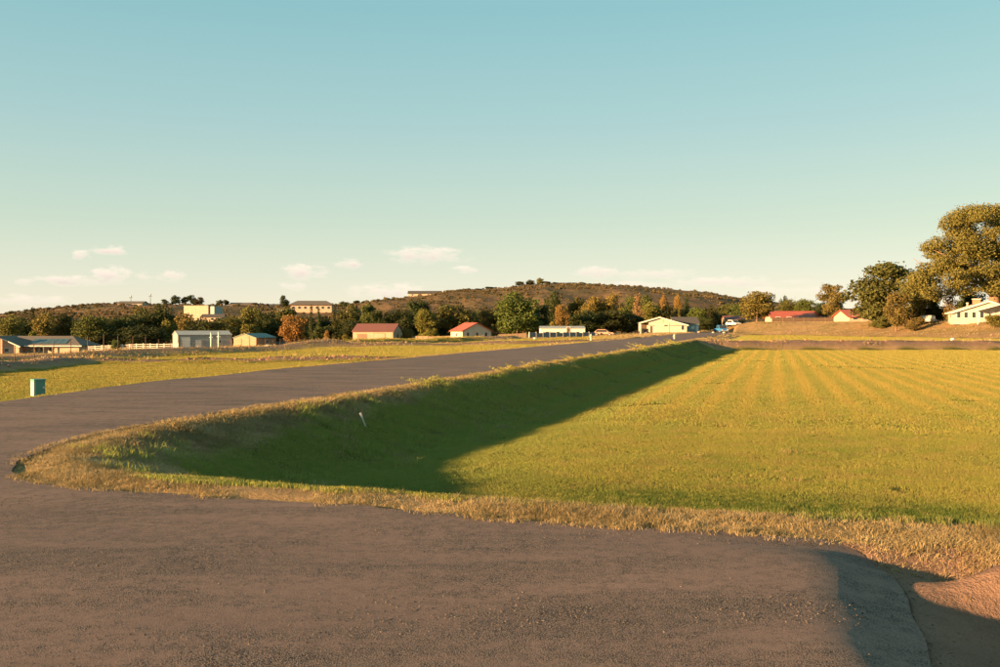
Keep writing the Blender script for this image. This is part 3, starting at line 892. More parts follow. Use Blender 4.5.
HT = [
 (520, 281, 11, 712, 'bush', 's', 'leftmost dark scrub tree on the crest of the hill'),
 (530, 279.5, 10, 716, 'bush', 's', 'dark scrub tree on the hill crest, left of the pale tall one'),
 (540, 278, 7, 716, 'round', 'y', 'pale tall tree standing up on the hill crest'),
 (547, 281, 10, 716, 'bush', 's', 'dark scrub tree just right of the pale tall crest tree'),
 (556, 282, 9, 718, 'bush', 'd', 'first of the row of dark crest trees right of the pale one'),
 (566, 282.5, 9, 720, 'bush', 'd', 'second of the row of dark crest trees right of the pale one'),
 (575, 282.5, 8, 722, 'bush', 'd', 'third of the row of dark crest trees right of the pale one'),
 (583, 282, 9, 722, 'bush', 'd', 'last of the row of dark crest trees right of the pale one'),
 (490, 286.5, 12, 705, 'bush', 's', 'dark scrub tree on the crest above the yellow green tree'),
 (478, 288.5, 10, 700, 'bush', 's', 'scrub tree on the crest farthest left of the hill trees'),
 (175.5, 295.5, 9, 548, 'round', 'd', 'left one of the dark trees behind the box building'),
 (185, 297, 7, 550, 'round', 'd', 'second dark tree behind the box building'),
 (191, 295.5, 8, 550, 'round', 'd', 'tallest dark tree behind the box building'),
 (199, 297.5, 9, 549, 'round', 's', 'right one of the dark trees behind the box building'),
 (220, 300, 7, 545, 'round', 'd', 'left one of two round dark trees right of the box building'),
 (226, 300, 6, 545, 'round', 'd', 'right one of two round dark trees right of the box building'),
 (165, 299.5, 7, 545, 'spread', 's', 'thin crested tree left of the box building trees'),
 (284.5, 296, 8, 520, 'round', 'd', 'lone round dark tree at the left end of the hillside villa'),
 (343, 301.5, 8, 540, 'round', 'g', 'pale green tree at the right end of the hillside villa'),
 (357, 300.5, 7, 548, 'round', 'd', 'small dark tree on the slope right of the hillside villa'),
 (255, 303, 7, 545, 'round', 's', 'small tree right of the far grey rooftops on the left hilltop'),
]
for a in HT:
    tree(*a, group='trees on the hill', hillside=True)

# ---- the giant cottonwood at the right edge
def big_tree():
    Y = 176.0
    p = at(996, Y)
    t = empty('cottonwood_tree', p)
    k = Y / FPX
    def q(px, row, dy=0.0): return ((px - 996) * k, dy, rowz(row, Y) - p[2])
    blobs = [(962, 217, -1, 17, 10), (948, 222, 0, 10, 8), (978, 212, 1, 20, 8), (995, 214, 0, 18, 10), (1012, 222, 0, 20, 14), (992, 229, -2, 16, 11),
             (967, 228, 2, 16, 9), (935, 243, -1, 11, 7), (927, 246, 0, 8, 5), (945, 252, 0, 14, 9), (958, 246, -3, 14, 8), (972, 250, -2, 16, 11), (992, 250, 1, 18, 12),
             (1010, 250, -2, 20, 16), (938, 262, -2, 12, 7), (955, 264, 1, 14, 8), (978, 270, -3, 16, 9), (1000, 272, 0, 18, 11), (925, 268, 0, 9, 6), (934, 276, 1, 12, 8), (918, 276, -1, 8, 6),
             (950, 280, -2, 12, 8), (968, 286, 2, 14, 9), (988, 286, -3, 14, 9), (1010, 290, 0, 18, 12), (926, 287, -1, 10, 8), (940, 290, 2, 12, 9), (960, 236, 0, 15, 9), (985, 240, 2, 17, 10), (945, 268, 0, 12, 8), (966, 274, -1, 13, 8), (915, 282, 0, 9, 7), (975, 258, 2, 15, 9), (1026, 262, 1, 18, 22), (1036, 240, 0, 16, 14), (1030, 295, 0, 14, 10)]
    cl = []
    for (px, row, dy, hw, hh) in blobs:
        c = q(px, row, dy); cl.append((c[0], c[1], c[2], hw * k * 1.1, hw * k * 1.15, hh * k * 1.15))
    rng2 = random.Random(5)
    for i in range(26):                     # depth: clumps in front of and behind the outline ones
        b = blobs[rng2.randrange(len(blobs))]
        c = q(b[0] + rng2.uniform(-6, 6), b[1] + rng2.uniform(-4, 4), rng2.uniform(-7, 7))
        cl.append((c[0], c[1], c[2], b[3] * k * .6, b[3] * k * .7, b[4] * k * .7))
    v, f = leaves(cl, 90000, .15, 77, .4, droop=.7)
    o = link('crown', np_mesh('cottonwood_crown', v, f, M['leaf']), None, t); o.color = (.165, .150, .036, 1)
    mb = MB()
    mb.tube([(0, 0, -.4), (.05, 0, .6), (-.1, .1, 2.2), (-.25, .1, 4.2), (-.2, 0, 6)], [1.5, 1.2, 1.0, .95, .8], 12)
    link('trunk', mesh('cottonwood_trunk', mb.v, mb.f, M['bark'], True), None, t)
    limbs = [[(-.2, 0, 4.6), q(985, 280, -2), q(968, 268, -3), q(948, 262, -3), q(930, 250, -1)], [(-.2, 0, 4.2), q(978, 284, -1), q(962, 279, 0), q(946, 281, 1)],
             [(-.2, 0, 5.6), q(992, 268, 1), q(984, 245, 1), q(966, 222, 0)], [(-.1, 0, 5.6), q(1002, 265, 0), q(1006, 240, 1), q(998, 216, 0)],
             [(0, 0, 5.2), q(1012, 275, 1), q(1028, 255, 0), q(1036, 240, 0)], [(-.2, 0, 5), q(986, 272, 4), q(970, 262, 5), q(952, 250, 4)]]
    for L in limbs:
        m2 = MB(); m2.tube(L, [.5, .34, .24, .15, .07][:len(L)], 8)
        link('limb', mesh('cottonwood_limb', m2.v, m2.f, M['bark'], True), None, t)
    m2 = MB()
    m2.tube([q(938, 272, 0), q(922, 266, 0), q(913, 258, 0)], [.12, .08, .03], 5); m2.tube([q(924, 267, 0), q(918, 259.5, 0)], [.06, .02], 5)
    link('bare_branch', mesh('bare_branch', m2.v, m2.f, M['bark'], True), None, t)
    tag(t, 'giant golden green cottonwood towering over the white house at the right edge', 'tree')
big_tree()

# ------------------------------------------------------------------ buildings
def roof_gable(mb, w, d, he, hr, ridge, ov, th=.14, lift=.09):
    """two thick roof slopes; ridge along local x or y"""
    if ridge == 'y':
        sl = (hr - he) / (w / 2)
        for s in (-1, 1):
            mb.slab([(0, -d / 2 - ov, hr + lift), (s * (w / 2 + ov), -d / 2 - ov, he - sl * ov + lift), (s * (w / 2 + ov), d / 2 + ov, he - sl * ov + lift), (0, d / 2 + ov, hr + lift)][::s], th)
    else:
        sl = (hr - he) / (d / 2)
        for s in (-1, 1):
            mb.slab([(-w / 2 - ov, 0, hr + lift), (-w / 2 - ov, s * (d / 2 + ov), he - sl * ov + lift), (w / 2 + ov, s * (d / 2 + ov), he - sl * ov + lift), (w / 2 + ov, 0, hr + lift)][::s], th)
    return mb
def wall_gable(mb, w, d, he, hr, ridge, z0=-.6):
    if ridge == 'y': mb.prism([(-w / 2, z0), (w / 2, z0), (w / 2, he), (0, hr), (-w / 2, he)], 'y', -d / 2, d / 2)
    else: mb.prism([(-d / 2, z0), (d / 2, z0), (d / 2, he), (0, hr), (-d / 2, he)], 'x', -w / 2, w / 2)
    return mb
def opening(t, name, face, a, z, w, h, d, wmat, fmat, pane='pane', fr=.09):
    """a framed window or door set on a wall: face f(ront), b(ack), l(eft), r(ight) of a w x d footprint; a along it"""
    W, D = d
    def put(nm, x0, x1, z0, z1, o0, o1, mt, par):
        if face == 'f': mb = MB().box(x0, x1, -D / 2 - o1, -D / 2 - o0, z0, z1)
        elif face == 'b': mb = MB().box(x0, x1, D / 2 + o0, D / 2 + o1, z0, z1)
        elif face == 'l': mb = MB().box(-W / 2 - o1, -W / 2 - o0, x0, x1, z0, z1)
        else: mb = MB().box(W / 2 + o0, W / 2 + o1, x0, x1, z0, z1)
        return mb.build(nm, mt, par)
    o = put(name, a - w / 2, a + w / 2, z, z + h, -.05, .05, fmat, t)
    put(pane, a - w / 2 + fr, a + w / 2 - fr, z + fr, z + h - fr, .051, .058, wmat, o)
    return o
def gable_building(name, label, px, Y, w, d, he, hr, ridge, rz, wm, rm, ov=.4, cat='shed', hillside=False, sink=.0):
    t = empty(name, (ath if hillside else at)(px, Y, -sink), R(rz))
    wall_gable(MB(), w, d, he, hr, ridge).build('wall', wm, t)
    roof_gable(MB(), w, d, he, hr, ridge, ov).build('roof', rm, t)
    tag(t, label, cat)
    return t

# 1. ranch house with brick chimney and solar roof, far left
Y = 222.0; k = Y / FPX
t = empty('ranch_house', at(38, Y), R(0)); gz0 = t.location.z
def zz(row): return rowz(row, Y) - gz0
def xx(px): return (px - 38) * k
D = 10.0
ze = zz(345.5); zr = zz(336.2)
MB().box(xx(24), xx(88), -D / 2 + 1.6, D / 2, -.6, ze).build('wall', M['tan'], t)
mb = MB()
ex0, ex1 = xx(22), xx(91.5)
A0 = (xx(18), 0, zr); A1 = (xx(73), 0, zr)
mb.slab([(ex0, -D / 2 - .4, ze), (ex1, -D / 2 - .4, ze), A1, A0], .15)
mb.slab([(ex1, D / 2 + .4, ze), (ex0, D / 2 + .4, ze), A0, A1], .15)
mb.slab([(ex1, -D / 2 - .4, ze), (ex1, D / 2 + .4, ze), A1], .15)
mr = mb.build('roof', M['grey_roof'], t)
MB().box(ex0 + 3.1, ex1 + .04, -D / 2 - .46, -D / 2 - .4, ze - .14, ze + .1).build('fascia', M['white'], mr)
sl = (zr - ze) / (D / 2 + .4)
for i in range(6):
    x0 = xx(39) + i * 1.38
    ya, yb = -4.4, -1.9
    f = lambda y: ze + (y + D / 2 + .4) * sl + .16
    MB().slab([(x0, ya, f(ya)), (x0 + 1.3, ya, f(ya)), (x0 + 1.3, yb, f(yb)), (x0, yb, f(yb))], .05).build('solar_panel', M['solar'], t)
wing = MB(); wx0, wx1, wxm = xx(-12), xx(34.5), xx(11.5)
wing.prism([(wx0 + .5, -.6), (wx1 - .5, -.6), (wx1 - .5, ze), (wxm, zr - .15), (wx0 + .5, ze)], 'y', -D / 2 - 1.2, D / 2)
wing.build('wing_wall', M['pinktan'], t)
mb = MB()
yf = -D / 2 - 1.7
mb.slab([(wxm, yf, zr + .06), (wxm, D / 2, zr + .06), (wx0, D / 2, ze - .15), (wx0, yf, ze - .15)], .16)
mb.slab([(wxm, D / 2, zr + .06), (wxm, yf, zr + .06), (wx1, yf, ze - .15), (wx1, D / 2, ze - .15)], .16)
mr = mb.build('wing_roof', M['grey_roof'], t)
mb = MB()
for (xa, xb) in ((wx0, wxm), (wx1, wxm)):
    mb.prism([(xa, ze - .32), (xb, zr - .1), (xb, zr + .14), (xa, ze - .06)], 'y', yf - .06, yf)
mb.build('bargeboard', M['white'], mr)
ch = MB().box(xx(11.2), xx(15.6), yf - 1.0, yf - .1, -.6, zz(334)).build('chimney', M['brick'], t)
MB().box(xx(11.2) - .08, xx(15.6) + .08, yf - 1.08, yf - .02, zz(334), zz(333.4)).build('chimney_cap', M['concrete'], ch)
yw = (0, 2 * (D / 2 + 1.2))
for (a, b, c2, d2) in ((4.5, 348, 2.4, 1.1), (20.5, 348, 2.2, 1.2)):
    o = opening(t, 'window', 'f', xx(a), zz(351.5), c2 * .5, .9, yw, M['glass'], M['white'])
opening(t, 'door', 'f', xx(9.2), zz(353.5), .9, 1.9, yw, M['dwood'], M['white'], 'door_leaf')
yw = (0, 2 * (D / 2 - 1.6))
for a in (43, 49, 58): opening(t, 'window', 'f', xx(a), zz(351.5), 1.1, 1.1, yw, M['glass'], M['white'])
for a in (37.5, 45.5, 54, 62.5): MB().box(xx(a) - .08, xx(a) + .08, -D / 2 - .2, -D / 2 - .04, -.6, ze - .08).build('porch_post', M['wood'], t)
MB().box(xx(63.5), xx(87.5), -D / 2 + .5, -D / 2 + 1.6, -.6, ze - .1).build('side_wall', M['tan'], t)
tag(t, 'low tan ranch house with brick chimney and solar panels on its roof', 'house')

# 2. grey metal shed with roll-up door
Y = 230.0; k = Y / FPX
t = gable_building('metal_shed', 'large pale grey metal shed with roll-up door near the rail fence', 202, Y, 51 * k, 8.5, 3.1, 4.0, 'x', 27, M['pale_metal'], M['pale_metal'], .15)
w, d = 51 * k, 8.5
opening(t, 'roll_up_door', 'f', -w / 2 + 1.7, 0, 2.1, 2.7, (w, d), M['white'], M['steel'], 'door_leaf')
opening(t, 'door', 'f', -w / 2 + 4.6, 0, 1.5, 2.0, (w, d), M['white'], M['grey_metal'], 'door_leaf')
opening(t, 'window', 'f', 3.2, 1.2, 1.0, .8, (w, d), M['glass'], M['white'])
for s in (-1, 1): MB().box(s * w / 2 - .06, s * w / 2 + .06, -d / 2 - .06, -d / 2 + .06, -.5, 3.05).build('corner_trim', M['peach_metal'], t)
# 3. small peach shed with green roof
Y = 228.0
t = gable_building('metal_shed', 'small peach shed with green metal roof beside the pale grey shed', 255, Y, 6.2, 8.2, 2.0, 2.95, 'y', -20, M['peach_metal'], M['green_metal'], .2)
opening(t, 'roll_up_door', 'f', .2, 0, 2.4, 1.8, (6.2, 8.2), M['peach_metal'], M['beige_metal'], 'door_leaf')
opening(t, 'window', 'r', .5, .8, 1.2, .8, (6.2, 8.2), M['glass'], M['white'])
# 4. long tan shed with rust roof
Y = 226.0; k = Y / FPX
t = empty('tan_shed', at(378, Y), R(-8)); gz0 = t.location.z
w, d = 40.5 * k, 9.0; he = rowz(331.5, Y) - gz0; hr = rowz(325.3, Y) - gz0 + .25
wall_gable(MB(), w, d, he, hr, 'x').build('wall', M['beige_metal'], t)
roof_gable(MB(), w, d, he, hr, 'x', .25).build('roof', M['rust_metal'], t)
opening(t, 'barn_door', 'f', -w / 2 + 2.2, 0, 2.4, 2.2, (w, d), M['wood'], M['beige_metal'], 'door_leaf')
opening(t, 'barn_door', 'f', 1.5, 0, 2.8, 2.3, (w, d), M['beige_metal'], M['wood'], 'door_leaf')
opening(t, 'door', 'r', 0, 0, 1.0, 2.0, (w, d), M['dwood'], M['wood'], 'door_leaf')
tag(t, 'long tan metal shed with rust red roof in the middle distance', 'shed')
# 5. cottage with red roof and lean-to
Y = 205.0; k = Y / FPX
t = empty('red_roof_cottage', at(471, Y), R(31)); gz0 = t.location.z
w, d = 7.0, 5.2; he = rowz(331, Y) - gz0; hr = rowz(323.3, Y) - gz0
wall_gable(MB(), w, d, he, hr, 'y').build('wall', M['cream'], t)
roof_gable(MB(), w, d, he, hr, 'y', .3).build('roof', M['red_metal'], t)
for a in (-2.2, 0, 2.2): opening(t, 'window', 'f', a, .8, .55, .95, (w, d), M['glass'], M['grey_metal'], fr=.06)
opening(t, 'window', 'l', 0, .8, .7, .9, (w, d), M['glass'], M['white'])
mb = MB()
mb.slab([(w / 2 + .1, -d / 2, he - .2), (w / 2 + 5.2, -d / 2, he - .75), (w / 2 + 5.2, d / 2, he - .75), (w / 2 + .1, d / 2, he - .2)], .1)
mb.build('lean_to_roof', M['rust_metal'], t)
for a in (1.6, 3.3, 5.0):
    for yy in (-d / 2 + .15, d / 2 - .15): MB().box(w / 2 + a - .07, w / 2 + a + .07, yy - .07, yy + .07, -.6, he - .32 - a * .108).build('post', M['dwood'], t)
tag(t, 'small cream cottage with bright red metal roof and lean-to porch', 'house')
# 6. low wall and mobile home
Y = 200.0; k = Y / FPX
t = empty('low_wall', at(563, Y), R(26)); gz0 = t.location.z
Lw = 76 * k; hw = rowz(332.3, Y) - gz0
n = 10
for i in range(n):
    x0 = -Lw / 2 + i * Lw / n
    MB().box(x0 + .02, x0 + Lw / n - .02, -.1, .1, -.4, hw - .12 * (i % 3 == 1)).build('panel', M['bluegrey'], t)
for i in range(n + 1):
    x0 = -Lw / 2 + i * Lw / n
    MB().box(x0 - .07, x0 + .07, -.16, .16, -.4, hw + .08).build('post', M['concrete'], t)
tag(t, 'long low blue grey panel wall left of the cream barn', 'wall')
Y = 214.0; k = Y / FPX
t = empty('mobile_home', at(562, Y), R(2)); gz0 = t.location.z
w, d = 44 * k, 4.2; he = rowz(328.6, Y) - gz0
MB().box(-w / 2, w / 2, -d / 2, d / 2, .35, he).build('wall', M['white'], t)
roof_gable(MB(), w, d, he, he + .45, 'x', .12, .08).build('roof', M['pale_metal'], t)
MB().box(-w / 2 + .1, w / 2 - .1, -d / 2 + .1, d / 2 - .1, -.5, .35).build('skirt', M['bluegrey'], t)
for a in (-3.4, -1.2, 3.2): opening(t, 'window', 'f', a, he - 1.3, 1.0, .7, (w, d), M['glass'], M['white'])
opening(t, 'door', 'f', 1.2, .4, .9, 1.9, (w, d), M['dwood'], M['white'], 'door_leaf')
tag(t, 'white mobile home behind the long low blue grey wall', 'mobile home')
# 7. cream barn
Y = 238.0; k = Y / FPX
t = empty('cream_barn', at(667, Y), R(-6)); gz0 = t.location.z
def xb(px): return (px - 667) * k
def zb(row): return rowz(row, Y) - gz0
d = 9.0; yf = -d / 2
sl = (zb(317.6) - zb(325.2)) / (xb(685) - xb(658.5))
xm = xb(658.5); zt = zb(317.6)
def rl(x): return zt - abs(x - xm) * sl
MB().prism([(xb(648), -.6), (xb(685), -.6), (xb(685), rl(xb(685))), (xm, zt), (xb(648), rl(xb(648)))], 'y', yf, d / 2).build('wall', M['cream_board'], t)
mb = MB()
for e in (xb(638.3), xb(686.5)):
    q = [(xm, yf - .5, zt + .1), (e, yf - .5, rl(e) + .1), (e, d / 2 + .4, rl(e) + .1), (xm, d / 2 + .4, zt + .1)]
    mb.slab(q if e < xm else q[::-1], .16)
mr = mb.build('roof', M['dark_roof'], t)
mb = MB()
for e in (xb(638.3), xb(686.5)):
    mb.prism([(xm, zt - .12), (e, rl(e) - .12), (e, rl(e) + .16), (xm, zt + .16)], 'y', yf - .56, yf - .5)
mb.build('bargeboard', M['white'], mr)
for yy in (yf - .1, 0, d / 2): MB().box(xb(640) - .1, xb(640) + .1, yy - .1, yy + .1, -.6, rl(xb(640)) - .05).build('carport_post', M['white'], t)
MB().box(xb(640) + .1, xb(648) - .01, d / 2 - .2, d / 2 - .05, -.6, rl(xb(641)) - .1).build('carport_back', M['dwood'], t)
WD = (0, d)
opening(t, 'barn_door', 'f', xb(661), 0, 3.4, 2.6, WD, M['cream_board'], M['cream'], 'door_leaf')
opening(t, 'hay_door', 'f', xb(659), 2.75, 1.6, 1.0, WD, M['cream_board'], M['cream'], 'door_leaf')
opening(t, 'window', 'f', xb(681), .9, .8, 1.3, WD, M['glass'], M['white'])
opening(t, 'door', 'f', xb(650.5), 0, .8, 2.0, WD, M['dwood'], M['white'], 'door_leaf')
MB().box(xb(663), xb(666.5), yf - .09, yf - .05, 1.9, 2.15).build('sign_board', M['dark'], t)
MB().box(xb(648.2), xb(684.8), yf - .05, yf - .01, zb(325.5) - .08, zb(325.5) + .06).build('trim_board', M['wood'], t)
tag(t, 'cream gabled barn with open carport at the end of the road', 'barn')
Y = 244.0; k = Y / FPX
t = gable_building('teal_shed', 'teal sided shed with dark roof joining the right of the cream barn', 684, Y, 25 * k, 7.5, 2.3, 3.9, 'x', -2, M['teal_metal'], M['dark_roof'], .2)
opening(t, 'window', 'f', 1.6, .8, 1.0, .9, (25 * k, 7.5), M['white'], M['teal_metal'])
opening(t, 'door', 'f', 2.7, 0, .8, 1.9, (25 * k, 7.5), M['white'], M['teal_metal'], 'door_leaf')
# 8. red roofed long houses on the right
def red_house(px, Y, wpx, r_ridge, r_eave, rz, label, nwin, wm):
    k = Y / FPX
    t = empty('red_roof_house', at(px, Y), R(rz)); g0 = t.location.z
    w, d = wpx * k, 8.5; he = rowz(r_eave, Y) - g0; hr = rowz(r_ridge, Y) - g0
    wall_gable(MB(), w, d, he, hr, 'x').build('wall', wm, t)
    roof_gable(MB(), w, d, he, hr, 'x', .5).build('roof', M['red_metal'], t)
    for i in range(nwin):
        a = -w / 2 + w * (i + .5) / nwin
        opening(t, 'window', 'f', a, max(.5, he - 1.5), 1.2, 1.0, (w, d), M['glass'], M['white'])
    tag(t, label, 'house')
    return t
red_house(796, 252, 54, 311.6, 318.3, -3, 'long low house with orange red roof left of the dark yard trees', 5, M['pinktan'])
t = red_house(853, 226, 24, 310.5, 317, 4, 'shorter house with orange red roof under the wide olive tree', 2, M['pinktan'])
Y = 300.0
gable_building('dark_red_roof_house', 'house with dull red roof half hidden left of the big golden green tree', 735, Y, 7, 6, rowz(320, Y) - at(735, Y)[2], rowz(316.2, Y) - at(735, Y)[2], 'x', 0, M['tan'], M['rust_metal'], .3, 'house')
# 9. white house under the cottonwood
Y = 176.0; k = Y / FPX
t = empty('white_house', at(985, Y - 1), R(-16)); gz0 = t.location.z
w, d = 11.4, 6.0; he = rowz(312.8, Y) - gz0; hr = he + 1.9
wall_gable(MB(), w, d, he, hr, 'y').build('wall', M['cream_board'], t)
roof_gable(MB(), w, d, he, hr, 'y', .55, .22).build('roof', M['white'], t)
for a in (-4.9, -3.7, -2.4, -1.1): opening(t, 'window', 'f', a, .5, .75, 1.2, (w, d), M['glass'], M['white'])
opening(t, 'window', 'l', 0, .5, .9, 1.1, (w, d), M['glass'], M['white'])
opening(t, 'door', 'f', .6, 0, .9, 1.9, (w, d), M['white'], M['cream'], 'door_leaf')
c = MB().box(-1.9, -.7, .4, 1.2, hr - 1.2, hr + .55).build('chimney', M['brick'], t)
MB().box(-2.0, -.6, .3, 1.3, hr + .55, hr + .68).build('chimney_cap', M['white'], c)
MB().lathe([(.16, hr - 1.4), (.16, hr - .2), (.24, hr - .2), (.24, hr - .05)], 10, (-2.9, .2)).build('vent_pipe', M['white'], t, True)
mb = MB(); sl = (hr - he) / (w / 2)
mb.slab([(-2.4, -d / 2 - 2.6, he + .35), (2.2, -d / 2 - 2.6, he + .35 + 4.6 * sl * .85), (2.2, -d / 2 - .6, he + .35 + 4.6 * sl * .85), (-2.4, -d / 2 - .6, he + .35)], .16)
mb.build('porch_roof', M['white'], t)
for a in (-2.2, 2.0): MB().box(a - .09, a + .09, -d / 2 - 2.5, -d / 2 - 2.32, -.6, he + .3 + (a + 2.4) * sl * .85).build('porch_post', M['white'], t)
tag(t, 'white house with brick chimney under the giant cottonwood', 'house')
# 10. buildings on the slopes
def on_hill(name, label, px, row, Y):
    x = (px - 500) / FPX * Y
    t = empty(name, (x, Y, H(x, Y) - .1)); return t, rowz(row, Y) - t.location.z, Y / FPX
def box_building():
    Y = 425.0; k = Y / FPX
    x = (201 - 500) / FPX * Y
    t = empty('box_building', (x, Y, rowz(316.3, Y)), R(-14))
    MB().box(-6.0, 6.0, -4, 4, -6, 4.5).build('wall', M['box_cream'], t)
    MB().box(-6.15, 6.15, -4.15, 4.15, 4.5, 4.7).build('parapet', M['box_cream'], t)
    MB().box(6.01, 8.6, -3.4, 3.4, -6, 4.3).build('wing_wall', M['teal_metal'], t)
    opening(t, 'roll_up_door', 'f', -1.5, .2, 3.0, 3.4, (13.2, 8), M['box_cream'], M['beige_metal'], 'door_leaf')
    tag(t, 'square edged cream box building on the left hillside', 'building')
box_building()
Y = 405.0
x = (214 - 500) / FPX * Y
t = empty('hillside_house', (x, Y, rowz(321.5, Y)))
wall_gable(MB(), 9, 6, 1.8, 3.0, 'x', -6).build('wall', M['tan'], t); roof_gable(MB(), 9, 6, 1.8, 3.0, 'x', .4).build('roof', M['dark_roof'], t)
opening(t, 'window', 'f', 0, .5, 1.2, 1.0, (9, 6), M['glass'], M['white'])
tag(t, 'grey roofed house just below the cream box building', 'house')
def villa():
    Y = 500.0; k = Y / FPX
    x = (312 - 500) / FPX * Y
    z0 = rowz(312, Y)
    t = empty('hillside_villa', (x, Y, z0), R(6))
    w, d = 40 * k, 10; he = rowz(305, Y) - z0; hr = rowz(301, Y) - z0
    MB().box(-w / 2, w / 2, -d / 2, d / 2, -7, he).build('wall', M['pinktan'], t)
    mb = MB(); ov = .8; r0, r1 = -w / 2 + 3, w / 2 - 3
    e = [(-w / 2 - ov, -d / 2 - ov, he), (w / 2 + ov, -d / 2 - ov, he), (w / 2 + ov, d / 2 + ov, he), (-w / 2 - ov, d / 2 + ov, he)]
    mb.slab([e[0], e[1], (r1, 0, hr), (r0, 0, hr)], .25); mb.slab([e[2], e[3], (r0, 0, hr), (r1, 0, hr)], .25)
    mb.slab([e[1], e[2], (r1, 0, hr)], .25); mb.slab([e[3], e[0], (r0, 0, hr)], .25)
    mb.build('roof', M['grey_roof'], t)
    for i in range(7): opening(t, 'window', 'f', -w / 2 + w * (i + .5) / 7, he - 2.2, 1.5, 1.5, (w, d), M['glass'], M['white'])
    for i in range(5): opening(t, 'window', 'f', -w / 2 + w * (i + .7) / 5.4, he - 5.2, 1.5, 1.6, (w, d), M['glass'], M['white'])
    MB().box(-w / 2 - 7, -w / 2 - .01, -d / 2 + 1, d / 2 - 1, -7, he - 2.4).build('wing_wall', M['cream'], t)
    MB().box(-w / 2 - 7.3, -w / 2 - .02, -d / 2 + .7, d / 2 - .7, he - 2.39, he - 2.1).build('wing_roof', M['grey_roof'], t)
    MB().box(w / 2 + .01, w / 2 + 9, -d / 2 + 2, d / 2, -7, he - 3.2).build('terrace_wall', M['pinktan'], t)
    tag(t, 'long hillside villa with rows of windows and hipped grey roof', 'house')
villa()
def crest_house(px, Y, wpx, r_base, r_eave, r_top, label, wm, rm, name='crest_house'):
    k = Y / FPX; x = (px - 500) / FPX * Y
    t = empty(name, (x, Y, rowz(r_base, Y)))
    w, d = wpx * k, 9.0; he = rowz(r_eave, Y) - t.location.z; hr = rowz(r_top, Y) - t.location.z
    wall_gable(MB(), w, d, he, hr, 'x', -5).build('wall', wm, t); roof_gable(MB(), w, d, he, hr, 'x', .6, .25).build('roof', rm, t)
    for i in range(max(2, int(w / 5))):
        opening(t, 'window', 'f', -w / 2 + w * (i + .5) / max(2, int(w / 5)), he - 1.6, 1.5, 1.1, (w, d), M['glass'], M['white'])
    tag(t, label, 'house')
crest_house(133, 545, 24, 306, 303.6, 301.6, 'pale house on the left hilltop beside two lamp posts', M['cream'], M['grey_roof'])
crest_house(244, 548, 24, 307, 305, 303, 'grey roofed house on the hilltop right of the box building', M['tan'], M['grey_roof'])
crest_house(272, 550, 16, 308, 306, 304.4, 'small low house on the hilltop left of the villa', M['tan'], M['dark_roof'])
crest_house(425, 655, 32, 296.5, 293.6, 291.2, 'long low dark roofed house on the hill shoulder', M['tan'], M['dark_roof'])

# ------------------------------------------------------------------ fences, posts, small things
def lamp_post(px, Y, top, label):
    x = (px - 500) / FPX * Y
    t = empty('lamp_post', (x, Y, H(x, Y)))
    h = rowz(top, Y) - t.location.z
    MB().tube([(0, 0, -.5), (0, 0, h)], [.18, .12], 7).build('pole', M['dwood'], t, True)
    MB().box(-1.1, 1.1, -.15, .15, h - .5, h - .28).build('crossarm', M['dwood'], t)
    MB().lathe([(.2, h), (.42, h + .25), (.42, h + .7), (.15, h + .9)], 8).build('lamp_head', M['steel'], t, True)
    tag(t, label, 'lamp post', 'lamp posts on the left hilltop')
lamp_post(131, 552, 297, 'left one of two posts standing on the left hilltop')
lamp_post(150.5, 552, 295.5, 'right, taller one of two posts standing on the left hilltop')

def wire_fence():
    a = at(-30, 66); b = at(300, 128)
    t = empty('wire_fence', a)
    n = 28
    P = []
    for i in range(n):
        f = i / (n - 1)
        x = a[0] + (b[0] - a[0]) * f; y = a[1] + (b[1] - a[1]) * f
        P.append(Vector((x, y, G(x, y))) - Vector(a))
    for i, p in enumerate(P):
        lean = .05 * math.sin(i * 3.7)
        MB().tube([(p.x, p.y, p.z - .3), (p.x + lean, p.y, p.z + 1.35 + .08 * math.sin(i * 2.1))], [.035, .03], 6).build('post', M['dwood'], t, True)
    for h in (.35, .7, 1.05, 1.28):
        mb = MB(); mb.tube([tuple(p + Vector((0, 0, h))) for p in P], [.006] * n, 4)
        mb.build('wire', M['wire'], t)
    tag(t, 'thin wire fence with dark posts crossing the dry strip at left', 'fence')
wire_fence()
def rail_fence():
    a = at(88, 216); b = at(178, 214)
    t = empty('rail_fence', a)
    n = 14; P = []
    for i in range(n):
        f = i / (n - 1); x = a[0] + (b[0] - a[0]) * f; y = a[1] + (b[1] - a[1]) * f
        P.append(Vector((x, y, G(x, y))) - Vector(a))
    for p in P: MB().box(p.x - .09, p.x + .09, p.y - .09, p.y + .09, p.z - .4, p.z + 1.45).build('post', M['white'], t)
    for h in (.45, .85, 1.25):
        for i in range(n - 1):
            p, q = P[i], P[i + 1]
            MB().slab([(p.x + .09, p.y - .1, p.z + h - .06), (q.x - .09, q.y - .1, q.z + h - .06), (q.x - .09, q.y - .1, q.z + h + .06), (p.x + .09, p.y - .1, p.z + h + .06)], .04).build('rail', M['white'], t)
    tag(t, 'pale post and rail fence between the ranch house and the grey shed', 'fence')
rail_fence()
